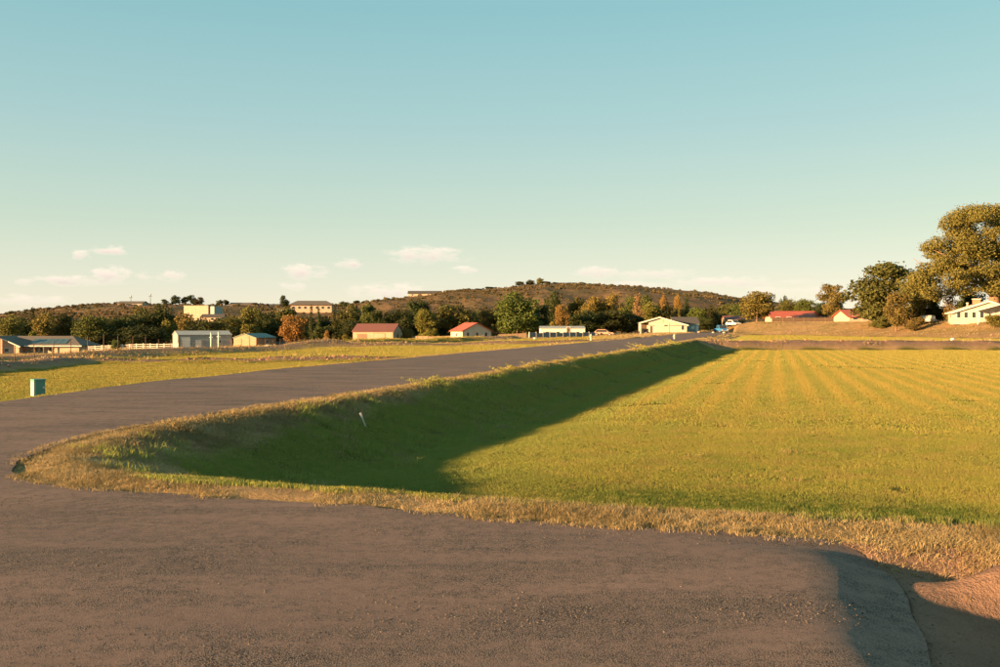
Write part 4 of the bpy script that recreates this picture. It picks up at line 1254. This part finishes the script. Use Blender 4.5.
def yard_fence(px0, Y0, px1, Y1, h, label, mat):
    a = at(px0, Y0); b = at(px1, Y1); t = empty('board_fence', a)
    L = math.hypot(b[0] - a[0], b[1] - a[1]); n = max(3, int(L / 2.4))
    pr = None
    for i in range(n + 1):
        f = i / n; x = a[0] + (b[0] - a[0]) * f; y = a[1] + (b[1] - a[1]) * f; p = Vector((x, y, G(x, y))) - Vector(a)
        MB().box(p.x - .06, p.x + .06, p.y - .06, p.y + .06, p.z - .3, p.z + h + .06).build('post', M['wood'], t)
        if pr: MB().slab([(pr.x + .06, pr.y, pr.z + .1), (p.x - .06, p.y, p.z + .1), (p.x - .06, p.y, p.z + h), (pr.x + .06, pr.y, pr.z + h)], .04).build('panel', mat, t)
        pr = p
    tag(t, label, 'fence')
yard_fence(428, 218, 451, 216, 1.25, 'pale board fence left of the red roofed cottage', M['wood'])
yard_fence(276, 232, 352, 234, 1.1, 'low grey fence behind the round orange tree', M['bluegrey'])
yard_fence(500, 204, 526, 204, 1.0, 'low brown fence right of the cottage lean-to', M['wood'])
yard_fence(772, 232, 836, 230, 1.1, 'low dark fence in front of the long red roofed house', M['dwood'])
yard_fence(412, 224, 428, 222, 1.4, 'short brown fence beside the right end of the tan shed', M['wood'])
def white_post(px, Y, h, label):
    t = empty('marker_post', at(px, Y))
    MB().tube([(0, 0, -.4), (0, 0, h)], [.16, .14], 8).build('pole', M['white'], t, True)
    MB().lathe([(.2, h), (.2, h + .12), (.08, h + .2)], 8).build('cap', M['steel'], t, True)
    MB().box(-.4, .4, -.06, .06, h * .72, h * .72 + .12).build('crosspiece', M['white'], t)
    tag(t, label, 'post', 'white posts in front of the grey shed')
white_post(211, 205, 3.3, 'left one of two tall white posts before the grey metal shed')
white_post(218.5, 205, 3.4, 'right one of two tall white posts before the grey metal shed')

# green utility pedestal with a perforated white stripe
def cabinet():
    x, y = hit(38, 397.3)
    t = empty('utility_cabinet', (x, y, G(x, y) - .02), R(44))
    w, d, h = .27, .27, .48
    b = MB().box(-w / 2, w / 2, -d / 2, d / 2, .0, h)
    o = b.build('housing', M['cab_green'], t)
    bm = bmesh.new(); bm.from_mesh(o.data); bmesh.ops.bevel(bm, geom=bm.edges[:], offset=.018, segments=3, affect='EDGES'); bm.to_mesh(o.data); bm.free()
    MB().box(-w / 2 - .015, w / 2 + .015, -d / 2 - .015, d / 2 + .015, h - .03, h + .012).build('lid', M['cab_green'], t)
    MB().box(-w / 2 - .03, w / 2 + .03, -d / 2 - .03, d / 2 + .03, -.12, .03).build('base', M['concrete'], t)
    st = MB().box(-w / 2 - .012, -w / 2 + .001, -d / 2 + .015, d / 2 - .015, .04, h - .04).build('side_panel', M['white'], t)
    for i in range(6):
        for j in range(2):
            MB().box(-w / 2 - .017, -w / 2 - .0115, -.10 + .05 * j, -.065 + .05 * j, .07 + i * .066 + .02 * j, .105 + i * .066 + .02 * j).build('vent_hole', M['cab_green'], st)
    MB().box(.06, .12, -d / 2 - .02, -d / 2 + .001, .24, .30).build('latch', M['steel'], t)
    tag(t, 'squat green utility cabinet with white striped side by the road edge', 'cabinet')
cabinet()
# leaning survey stake on the slope
def stake():
    x, y = hit(368, 428)
    z = G(x, y)
    t = empty('survey_stake', (x, y, z), 0)
    k = y / FPX
    p0 = Vector((0, 0, -.12)); p1 = Vector((-8.0 * k, .03, 15.0 * k)); dirv = (p1 - p0).normalized()
    mb = MB(); mb.tube([tuple(p0), tuple(p1 - dirv * .1)], [.019, .019], 4); mb.build('shaft', M['cream'], t)
    mb = MB(); mb.tube([tuple(p1 - dirv * .1), tuple(p1)], [.023, .023], 4); mb.build('painted_tip', M['white'], t)
    tag(t, 'leaning pale wooden survey stake in the shaded grass bank', 'stake')
stake()
def hydrant(px, row, label, v):
    x, y = hit(px, row)
    t = empty('fire_hydrant', (x, y, G(x, y) - .02))
    MB().lathe([(.17, -.05), (.17, .06), (.11, .07), (.11, .50), (.15, .51), (.15, .56), (.12, .60), (.09, .68), (.03, .73)], 14).build('barrel', M['cream'], t, True)
    for s in (-1, 1):
        mb = MB(); mb.tube([(s * .08, 0, .42), (s * .20, 0, .42)], [.055, .055], 10); mb.build('nozzle', M['cream'], t, True)
    mb = MB(); mb.tube([(0, -.08, .36), (0, -.22, .36)], [.07, .07], 10); mb.build('pumper_nozzle', M['cream'], t, True)
    MB().lathe([(.035, .73), (.035, .79)], 5).build('nut', M['steel'], t)
    tag(t, label, 'fire hydrant', 'fire hydrants by the road')
hydrant(591, 340.3, 'cream fire hydrant on the left verge of the road, near the low wall', 0)
hydrant(674.5, 339.2, 'cream fire hydrant on the right verge, in front of the cream barn', 0)
# pale blocks and barrels lying about
def lump(name, label, px, Y, r, mat, cat, group=None, seed=0):
    g = random.Random(seed)
    bm = bmesh.new(); bmesh.ops.create_icosphere(bm, subdivisions=2, radius=1)
    for vv in bm.verts:
        n_ = .8 + .35 * g.random(); vv.co *= n_; vv.co.z *= .75
        vv.co *= r
    me = bpy.data.meshes.new(name); bm.to_mesh(me); bm.free(); me.materials.append(mat)
    o = link(name, me); p = at(px, Y); o.location = (p[0], p[1], p[2] + r * .4)
    tag(o, label, cat, group)
lump('boulder', 'small white painted boulder left of the road, before the low wall', 535, 150, .28, M['white'], 'boulder', None, 3)
lump('boulder', 'pinkish boulder right of the teal shed', 699, 225, .45, M['rock'], 'boulder', None, 4)
lump('boulder', 'pale boulder on the slope in front of the white house', 953, 138, .36, M['white'], 'boulder', None, 5)
lump('boulder', 'small pale rock left of the blue pickup', 713, 222, .32, M['cream'], 'boulder', None, 6)
lump('boulder', 'small pale rock in front of the blue pickup', 724, 216, .34, M['cream'], 'boulder', None, 8)
def barrel(px, Y, label, r, h, mat, name='water_tank', cat='tank'):
    t = empty(name, at(px, Y))
    MB().lathe([(r, -.1), (r, h), (r * .9, h + .06), (r * .4, h + .16)], 16).build('shell', mat, t, True)
    MB().lathe([(r * 1.03, h * .5), (r * 1.03, h * .5 + .06)], 16).build('band', M['steel'], t, True)
    tag(t, label, cat)
barrel(268, 122, 'small white trough tank beside the shaded bank at left', .42, .5, M['white'])
barrel(321.5, 214, 'small white tank left of the tan shed', .45, .8, M['white'])

# ------------------------------------------------------------------ parked cars
def car(px, Y, rz, L, W, Hh, paint, label, pickup=False, name='parked_car', cat='car'):
    t = empty(name, at(px, Y), R(rz))
    h1 = Hh * .56
    if pickup:
        prof = [(-L / 2, .38), (L / 2, .38), (L / 2, h1 * .95), (L * .26, h1), (L * .17, Hh), (-L * .08, Hh), (-L * .12, h1), (-L / 2, h1)]
    else:
        prof = [(-L / 2, .35), (L / 2, .35), (L / 2, h1 * .85), (L * .28, h1), (L * .12, Hh), (-L * .28, Hh), (-L * .44, h1), (-L / 2, h1 * .95)]
    o = MB().prism([(a, b) for a, b in prof], 'y', -W / 2, W / 2).build('body', paint, t)
    bm = bmesh.new(); bm.from_mesh(o.data); bmesh.ops.bevel(bm, geom=bm.edges[:], offset=.07, segments=2, affect='EDGES'); bm.to_mesh(o.data); bm.free()
    for s in (-1, 1):
        xa, xb_ = (-L * .06, L * .19) if pickup else (-L * .36, L * .2)
        ya, yb = sorted((s * (W / 2 - .01), s * (W / 2 + .012)))
        MB().prism([(xa, h1 + .03), (xb_, h1 + .03), (xb_ - .3, Hh - .1), (xa + .25, Hh - .1)], 'y', ya, yb).build('side_window', M['glass'], t)
        for xw in (-L * .31, L * .31):
            mb = MB(); mb.tube([(xw, s * (W / 2 - .18), .33), (xw, s * (W / 2 + .03), .33)], [.33, .33], 16)
            wl = mb.build('wheel', M['rubber'], t, True)
            mb = MB(); mb.tube([(xw, s * (W / 2 + .02), .33), (xw, s * (W / 2 + .045), .33)], [.2, .18], 12); mb.build('rim', M['steel'], wl)
        MB().box(L / 2 - .02, L / 2 + .03, s * W * .36 - .16, s * W * .36 + .16, h1 * .6, h1 * .78).build('headlight', M['white'], t)
        MB().box(-L / 2 - .03, -L / 2 + .02, s * W * .38 - .12, s * W * .38 + .12, h1 * .6, h1 * .8).build('tail_light', M['brick'], t)
    xf = (L * .26, L * .17) if pickup else (L * .28, L * .12)
    MB().slab([(xf[0] - .02, -W / 2 + .15, h1 + .04), (xf[0] - .02, W / 2 - .15, h1 + .04), (xf[1] + .04, W / 2 - .2, Hh - .06), (xf[1] + .04, -W / 2 + .2, Hh - .06)], .05).build('windscreen', M['glass'], t)
    MB().box(L / 2 - .02, L / 2 + .06, -W / 2 + .05, W / 2 - .05, .38, .58).build('bumper', M['steel'], t)
    tag(t, label, cat)
car(721, 238, -82, 5.2, 1.95, 1.9, carpaint('blue_car_paint', (.03, .16, .36)), 'blue pickup truck parked right of the teal shed', True, 'pickup_truck', 'pickup truck')
car(733.5, 241, -70, 4.5, 1.8, 1.5, carpaint('white_car_paint', (.72, .70, .66)), 'white car parked right of the blue pickup')
car(603.5, 205, -12, 4.4, 1.8, 1.4, carpaint('tan_car_paint', (.42, .24, .16)), 'tan car parked right of the long low wall')
car(645, 236, -78, 4.4, 1.8, 1.6, carpaint('black_car_paint', (.02, .02, .022)), 'black car parked inside the carport of the cream barn')
car(929, 183, 50, 4.6, 1.8, 1.5, carpaint('silver_car_paint', (.34, .33, .31)), 'white car parked left of the white house')
car(867, 240, -20, 4.4, 1.8, 1.5, carpaint('rust_car_paint', (.45, .16, .07)), 'orange red car beside the shorter red roofed house')

# ------------------------------------------------------------------ ground cover
def grass_mat(name, a, b, c, stripes=False):
    t = NT(name); p = t.pos()
    n1 = t.noise(p, .55, 4, .6); n2 = t.noise(p, 6, 3, .6); n3 = t.noise(p, 60, 2, .5)
    k = t.math('ADD', t.math('MULTIPLY', n1, .6), t.math('MULTIPLY', n2, .4))
    col = t.mix(t.ramp(k, .36, .62), a, b)
    col = t.mix(t.math('MULTIPLY', t.ramp(n3, .5, .62), .75), col, c)
    n0 = t.noise(p, 1.7, 6, .75); col = t.mix(t.math('MULTIPLY', t.ramp(n0, .46, .66), .65), col, t.mix(.6, c, (.21, .14, .06)))
    if stripes:       # rows left by the mower, along the road
        sp = t.n('ShaderNodeSeparateXYZ'); t.put(sp.inputs[0], p)
        vv = t.math('SUBTRACT', t.math('MULTIPLY', sp.outputs[0], TY), t.math('MULTIPLY', sp.outputs[1], TX))
        nn = t.noise(t.scaled(p, (.25, .06, 1)), 1.0, 3, .5)
        s = t.math('SINE', t.math('ADD', t.math('MULTIPLY', vv, 2 * math.pi / 1.05), t.math('MULTIPLY', nn, 1.6)))
        s = t.math('MULTIPLY', t.ramp(s, -.5, .8), t.ramp(t.noise(p, .09, 3, .6), .2, .45))
        v0 = t.math('ADD', vv, 5.5 * TY + 15.5 * TX)      # shade colour painted into the grass along the foot of the road bank
        shade_tint = t.math('MULTIPLY', t.ramp(t.math('ADD', v0, t.math('MULTIPLY', t.math('SUBTRACT', n1, .5), 5.0)), 3.0, 7.5, 1, 0), t.ramp(v0, -.5, .5))
        col = t.mix(t.math('MULTIPLY', shade_tint, .75), col, t.mix(t.ramp(n2, .35, .65), (.225, .275, .064), (.285, .305, .078)))
        # painted shadow: a fringe of deeper green along the near edge
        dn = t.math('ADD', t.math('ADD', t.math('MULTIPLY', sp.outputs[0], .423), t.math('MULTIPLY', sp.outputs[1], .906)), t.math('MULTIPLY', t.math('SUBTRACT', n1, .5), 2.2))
        edge_shade = t.math('MULTIPLY', t.math('MULTIPLY', t.ramp(dn, 13.4, 14.8, 1, 0), t.ramp(n2, .3, .55)), t.ramp(sp.outputs[0], -1, 2))
        col = t.mix(t.math('MULTIPLY', edge_shade, .85), col, (.055, .105, .022))
        col = t.mix(t.math('MULTIPLY', t.math('MULTIPLY', s, t.ramp(sp.outputs[1], 20, 36)), .72), col, t.mix(.7, b, (.36, .26, .07)))
    t.col(col); t.rough(.8); t.b.inputs['Specular IOR Level'].default_value = .15
    tr = t.n('ShaderNodeBsdfTranslucent'); t.put(tr.inputs[0], col)
    mx = t.n('ShaderNodeMixShader'); mx.inputs[0].default_value = .3
    t.t.links.new(t.b.outputs[0], mx.inputs[1]); t.t.links.new(tr.outputs[0], mx.inputs[2]); t.t.links.new(mx.outputs[0], t.out.inputs[0])
    return t.m
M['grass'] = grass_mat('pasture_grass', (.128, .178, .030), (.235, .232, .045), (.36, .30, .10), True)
M['straw'] = grass_mat('dry_grass', (.235, .165, .08), (.45, .345, .19), (.15, .15, .05))
def blades(n, size, h, w, seed, lean=.5, clump=0):
    """a patch of size x size with n blades of height h and width w"""
    g = np.random.default_rng(seed)
    P = np.zeros((n, 3)); P[:, :2] = (g.random((n, 2)) - .5) * size
    if clump:
        c = (g.random((clump, 2)) - .5) * size * .8
        P[:, :2] = c[g.integers(0, clump, n)] + g.normal(size=(n, 2)) * size * .09
    a = g.random(n) * 6.283
    hh = h * (.45 + .75 * g.random(n)); ww = w * (.6 + .7 * g.random(n))
    ln = lean * hh * (.3 + g.random(n)); la = g.random(n) * 6.283
    dx, dy = np.cos(a) * ww / 2, np.sin(a) * ww / 2
    v = np.zeros((n, 5, 3))
    mx, my = np.cos(la) * ln, np.sin(la) * ln
    v[:, 0] = P + np.stack([-dx, -dy, -.012 + 0 * dx], 1); v[:, 1] = P + np.stack([dx, dy, -.012 + 0 * dx], 1)
    v[:, 2] = P + np.stack([dx * .7 + mx * .35, dy * .7 + my * .35, hh * .6], 1); v[:, 3] = P + np.stack([-dx * .7 + mx * .35, -dy * .7 + my * .35, hh * .6], 1)
    v[:, 4] = P + np.stack([mx, my, hh], 1)
    i = np.arange(n) * 5
    f = [tuple(q) for q in np.stack([i, i + 1, i + 2, i + 3], 1)] + [tuple(q) for q in np.stack([i + 3, i + 2, i + 4], 1)]
    return v.reshape(-1, 3), f
def scatter(name, label, cat, P, srcs, mat, scl=None, seed=1, tilt=True, zoff=0.0, heights=None):
    g = np.random.default_rng(seed)
    n = len(P)
    col = bpy.data.collections.new(name + '_patches')
    for i, me in enumerate(srcs):
        o = bpy.data.objects.new(name + '_patch', me); col.objects.link(o)
    h = land if heights is None else heights
    z = h(P[:, 0], P[:, 1])
    eps = .25
    zx = (h(P[:, 0] + eps, P[:, 1]) - h(P[:, 0] - eps, P[:, 1])) / (2 * eps)
    zy = (h(P[:, 0], P[:, 1] + eps) - h(P[:, 0], P[:, 1] - eps)) / (2 * eps)
    rot = np.zeros((n, 3), np.float32)
    ra = g.random(n) * 6.283
    for i in range(n):
        nrm = Vector((-zx[i], -zy[i], 1)).normalized() if tilt else Vector((0, 0, 1))
        q = Vector((0, 0, 1)).rotation_difference(nrm)
        m = q.to_matrix() @ Matrix.Rotation(ra[i], 3, 'Z')
        rot[i] = m.to_euler()
    me = bpy.data.meshes.new(name)
    me.vertices.add(n); me.vertices.foreach_set('co', np.stack([P[:, 0], P[:, 1], z + zoff], 1).astype(np.float32).ravel())
    me.attributes.new('rot', 'FLOAT_VECTOR', 'POINT').data.foreach_set('vector', rot.ravel())
    s = (.85 + .3 * g.random(n)) if scl is None else scl
    me.attributes.new('scl', 'FLOAT', 'POINT').data.foreach_set('value', np.asarray(s, np.float32))
    me.attributes.new('idx', 'INT', 'POINT').data.foreach_set('value', g.integers(0, len(srcs), n).astype(np.int32))
    me.materials.append(mat)
    o = link(name, me)
    ng = bpy.data.node_groups.new(name + '_scatter', 'GeometryNodeTree')
    ng.interface.new_socket('Geometry', in_out='INPUT', socket_type='NodeSocketGeometry')
    ng.interface.new_socket('Geometry', in_out='OUTPUT', socket_type='NodeSocketGeometry')
    gi = ng.nodes.new('NodeGroupInput'); go = ng.nodes.new('NodeGroupOutput')
    ip = ng.nodes.new('GeometryNodeInstanceOnPoints'); ci = ng.nodes.new('GeometryNodeCollectionInfo')
    ci.inputs['Collection'].default_value = col; ci.inputs['Separate Children'].default_value = True; ci.inputs['Reset Children'].default_value = True
    def attr(nm, ty):
        a = ng.nodes.new('GeometryNodeInputNamedAttribute'); a.data_type = ty; a.inputs[0].default_value = nm
        return a.outputs[0]
    ng.links.new(gi.outputs[0], ip.inputs['Points']); ng.links.new(ci.outputs[0], ip.inputs['Instance'])
    ip.inputs['Pick Instance'].default_value = True
    ng.links.new(attr('idx', 'INT'), ip.inputs['Instance Index'])
    er = ng.nodes.new('FunctionNodeEulerToRotation'); ng.links.new(attr('rot', 'FLOAT_VECTOR'), er.inputs[0])
    ng.links.new(er.outputs[0], ip.inputs['Rotation']); ng.links.new(attr('scl', 'FLOAT'), ip.inputs['Scale'])
    ng.links.new(ip.outputs[0], go.inputs[0])
    md = o.modifiers.new('scatter', 'NODES'); md.node_group = ng
    tag(o, label, cat, kind='stuff')
    return o
def surf(x, y):
    return np.where(sdf(OUTC, x, y) < 0, road_z(x, y), land(x, y))
def patch_set(nm, cnt, mat, *a, **kw):
    out = []
    for i in range(cnt):
        v, f = blades(*a, seed=hash_seed(nm) + i, **kw)
        out.append(mesh(nm, v, f, mat))
    return out
def hash_seed(s): return sum(ord(c) * (i + 3) for i, c in enumerate(s)) % 9973
def wedge(n, r0, r1, a0=-33, a1=33, seed=1):
    g = np.random.default_rng(seed)
    r = np.sqrt(r0 ** 2 + (r1 ** 2 - r0 ** 2) * g.random(n)); a = np.radians(a0 + (a1 - a0) * g.random(n))
    return np.stack([r * np.sin(a), r * np.cos(a)], 1)
def keep(P, fn):
    z, green, dirt, v, u, e, eo, ea = land(P[:, 0], P[:, 1], True)
    return P[fn(z, green, dirt, v, u, e, eo, ea, P)]
g_ = np.random.default_rng(4)
# pasture turf, in three grades of patch
P = wedge(5200, 6.5, 24, seed=21)
P = keep(P, lambda z, g, d, v, u, e, eo, ea, P: (g > .25 + .5 * g_.random(len(z))) & (eo > .3))
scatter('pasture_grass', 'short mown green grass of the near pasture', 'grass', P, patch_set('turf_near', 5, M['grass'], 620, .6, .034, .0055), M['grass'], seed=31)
P = wedge(8000, 24, 62, seed=22)
P = keep(P, lambda z, g, d, v, u, e, eo, ea, P: (g > .25 + .5 * g_.random(len(z))) & (eo > .6))
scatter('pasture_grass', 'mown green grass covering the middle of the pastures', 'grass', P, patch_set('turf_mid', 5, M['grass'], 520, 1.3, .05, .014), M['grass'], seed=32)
P = wedge(14500, 62, 215, seed=23)
P = keep(P, lambda z, g, d, v, u, e, eo, ea, P: (g > .25 + .5 * g_.random(len(z))) & (eo > 1.6))
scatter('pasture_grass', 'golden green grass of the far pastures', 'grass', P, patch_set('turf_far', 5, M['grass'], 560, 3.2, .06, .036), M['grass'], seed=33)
# dry grass: the verge of the apron and of the road, then the rough ground
P = wedge(85000, 6.0, 24, -33, 12, seed=24); P2 = wedge(36000, 6.0, 10, -5, 33, seed=25)
P = np.vstack([P, P2])
P = keep(P, lambda z, g, d, v, u, e, eo, ea, P: (eo > -.09 * g_.random(len(z)) ** 2) & ((~ea) | (e > -.45 * g_.random(len(z)) ** 1.3)) & ((e > -.1) | (P[:, 0] < 0) | (ea & (P[:, 0] > 2.7))) & (v > -1) & (e < 3.2) & (g < .95 * g_.random(len(z)) + .05) & (g_.random(len(z)) < np.clip(.62 + 1.6 * fbm(P[:, 0] * 1.3, P[:, 1] * 1.3, 201, 3), .04, 1) * (1.0 - .8 * sm(.7, 2.2, e))))
scatter('dry_grass', 'straw coloured dry grass edging the asphalt apron', 'grass', P, patch_set('straw_near', 4, M['straw'], 34, .17, .034, .0042, lean=1.6) + patch_set('straw_wisp', 1, M['straw'], 10, .12, .075, .004, lean=.9) + patch_set('straw_low', 3, M['straw'], 36, .2, .022, .006, lean=2.4), M['straw'], seed=34, heights=surf)
P = wedge(9000, 15, 130, -33, 33, seed=26)
P = np.vstack([P, np.array([road_pt(v_, s_) for v_, s_ in zip(np.abs(g_.normal(size=2600)) * .55 + .15, g_.random(2600) ** 1.5 * 120)]),
               np.array([road_pt(-8.2 - v_, s_) for v_, s_ in zip(np.abs(g_.normal(size=1600)) * .35 + .12, g_.random(1600) ** 1.4 * 130)])])
P = keep(P, lambda z, g, d, v, u, e, eo, ea, P: (eo > .06) & (g < .5 * g_.random(len(z)) + .1) & (np.hypot(P[:, 0], P[:, 1]) > 14))
scatter('dry_grass', 'dry tufts along the road verges and low earth banks', 'grass', P, patch_set('straw_mid', 5, M['straw'], 30, .45, .075, .012, lean=1.2), M['straw'], seed=35)
P = wedge(9000, 50, 290, -33, 33, seed=27)
P = keep(P, lambda z, g, d, v, u, e, eo, ea, P: (eo > 1.2) & (g < .4 * g_.random(len(z))))
scatter('dry_grass', 'rough dry grass of the far strips between the pastures', 'grass', P, patch_set('straw_far', 5, M['straw'], 60, 2.2, .18, .05, lean=.8), M['straw'], seed=36)
# tall green tufts scattered in the near turf
P = wedge(3000, 7, 22, seed=28)
P = keep(P, lambda z, g, d, v, u, e, eo, ea, P: (g > .12) & (eo > .4) & ((g_.random(len(z)) < .8 * (1 - sm(4.0, 6.5, e)) * (.12 + .88 * sm(-2, 4, P[:, 0]))) | (g_.random(len(z)) < .03)))
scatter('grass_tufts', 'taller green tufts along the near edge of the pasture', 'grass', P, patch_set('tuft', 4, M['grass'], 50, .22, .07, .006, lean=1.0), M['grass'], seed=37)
# weeds and dry clumps on the road bank and here and there in the pasture
P = np.vstack([np.array([road_pt(v_, s_) for v_, s_ in zip(.3 + 3.4 * g_.random(3600), g_.random(3600) ** 1.6 * 95 - 4)]), wedge(260, 14, 60, -20, 33, seed=61)])
P = keep(P, lambda z, g, d, v, u, e, eo, ea, P: (eo > .25) & (v > .2) & (g_.random(len(z)) < np.clip(.35 + 1.5 * fbm(P[:, 0] * .5, P[:, 1] * .5, 205, 3), .03, 1)))
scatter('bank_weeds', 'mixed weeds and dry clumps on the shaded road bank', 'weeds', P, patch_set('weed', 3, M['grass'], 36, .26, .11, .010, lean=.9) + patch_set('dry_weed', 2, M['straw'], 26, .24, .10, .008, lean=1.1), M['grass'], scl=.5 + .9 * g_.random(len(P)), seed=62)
# clods and stones along the low earth banks and on the bare earth
M['clod'] = simple('earth_clod', (.27, .155, .105), .95, .4, 5)
def clod_set(n):
    out = []
    for i in range(n):
        g = random.Random(50 + i); bm = bmesh.new(); bmesh.ops.create_icosphere(bm, subdivisions=1, radius=1)
        for vv in bm.verts: vv.co *= .6 + .7 * g.random(); vv.co.z *= .7
        me = bpy.data.meshes.new('clod'); bm.to_mesh(me); bm.free(); me.materials.append(M['clod']); out.append(me)
    return out
P = np.vstack([wedge(30000, 36, 70, -33, 8, seed=41), wedge(60000, 100, 240, -20, 33, seed=42)])
P = keep(P, lambda z, g, d, v, u, e, eo, ea, P: (eo > .4) & (z < .3) & ((v > 0) | (g_.random(len(z)) < .45)) & (d > .35 + .4 * g_.random(len(z))) & (g_.random(len(z)) < np.clip(.35 + 1.1 * fbm(P[:, 0] * .35, P[:, 1] * .35, 203, 3), .02, 1)))
scatter('earth_clods', 'reddish clods and stones along the low earth banks', 'clods', P, clod_set(5), M['clod'], scl=(.03 + .09 * g_.random(len(P)) ** 3) * (.5 + .012 * np.hypot(P[:, 0], P[:, 1])), seed=43, tilt=False)
# gravel on the asphalt and on the bare earth
def stone_set(n, mat):
    out = []
    for i in range(n):
        g = random.Random(i); bm = bmesh.new(); bmesh.ops.create_icosphere(bm, subdivisions=1, radius=1)
        for vv in bm.verts: vv.co *= .7 + .5 * g.random(); vv.co.z *= .6
        me = bpy.data.meshes.new('pebble'); bm.to_mesh(me); bm.free(); me.materials.append(mat); out.append(me)
    return out
def gravel_mat():
    t = NT('gravel'); oi = t.n('ShaderNodeObjectInfo')
    c = t.mix(oi.outputs['Random'], (.02, .016, .013), (.17, .13, .10)); t.col(c); t.rough(.9)
    return t.m
M['gravel'] = gravel_mat()
P = wedge(150000, 3.6, 16, -36, 36, seed=29)
cl = fbm(P[:, 0] * .55, P[:, 1] * 1.5, 91, 3)
eo = sdf(OUTC, P[:, 0], P[:, 1])
P3 = np.array(OUT)[np.hypot(*np.array(OUT).T) < 18]; P3 = P3[g_.integers(0, len(P3), 5000)] + g_.normal(size=(5000, 2)) * .07
P3 = P3[(P3[:, 1] > 3)]
P = P[((eo < -.02) & (g_.random(len(P)) < np.clip(.008 + 1.6 * (cl - .17), .006, .9) * (.4 + .6 * (P[:, 1] < 9)))) | ((eo > .02) & (P[:, 0] > 1.9) & (P[:, 1] < 7.3) & (g_.random(len(P)) < .06))]
P = np.vstack([P, P3])
scatter('loose_gravel', 'loose gravel scattered over the asphalt and bare earth', 'gravel', P, stone_set(5, M['gravel']), M['gravel'], scl=.003 + .005 * g_.random(len(P)) ** 3, seed=38, tilt=False, zoff=.001, heights=surf)
# scrub on the hill
P = np.stack([g_.random(16000) * 900 - 60, 372 + 360 * g_.random(16000)], 1)
P[:, 0] = (P[:, 0] - 500) / FPX * P[:, 1]
dn = fbm(P[:, 0] * .02, P[:, 1] * .02, 95, 3)
P = P[g_.random(len(P)) < np.clip(.45 + 1.2 * dn, .08, 1)]
M['scrub'] = foliage_mat()
def scrub_mat():
    t = NT('scrub'); oi = t.n('ShaderNodeObjectInfo')
    t.col(t.mix(oi.outputs['Random'], (.06, .055, .024), (.135, .098, .045))); t.rough(.9); return t.m
M['scrub'] = scrub_mat()
src = []
for i in range(4):
    v, f = leaves([(0, 0, .35, .8, .8, .55), (.5, .2, .3, .5, .5, .45), (-.4, .3, .4, .5, .5, .4)], 90, .2, 300 + i, .5)
    src.append(np_mesh('scrub', v, f, M['scrub']))
scatter('hillside_scrub', 'low dry scrub dotting the brown hillside', 'shrub', P, src, M['scrub'], scl=.45 + 1.3 * g_.random(len(P)) ** 2.5, seed=39, tilt=False, heights=hill)
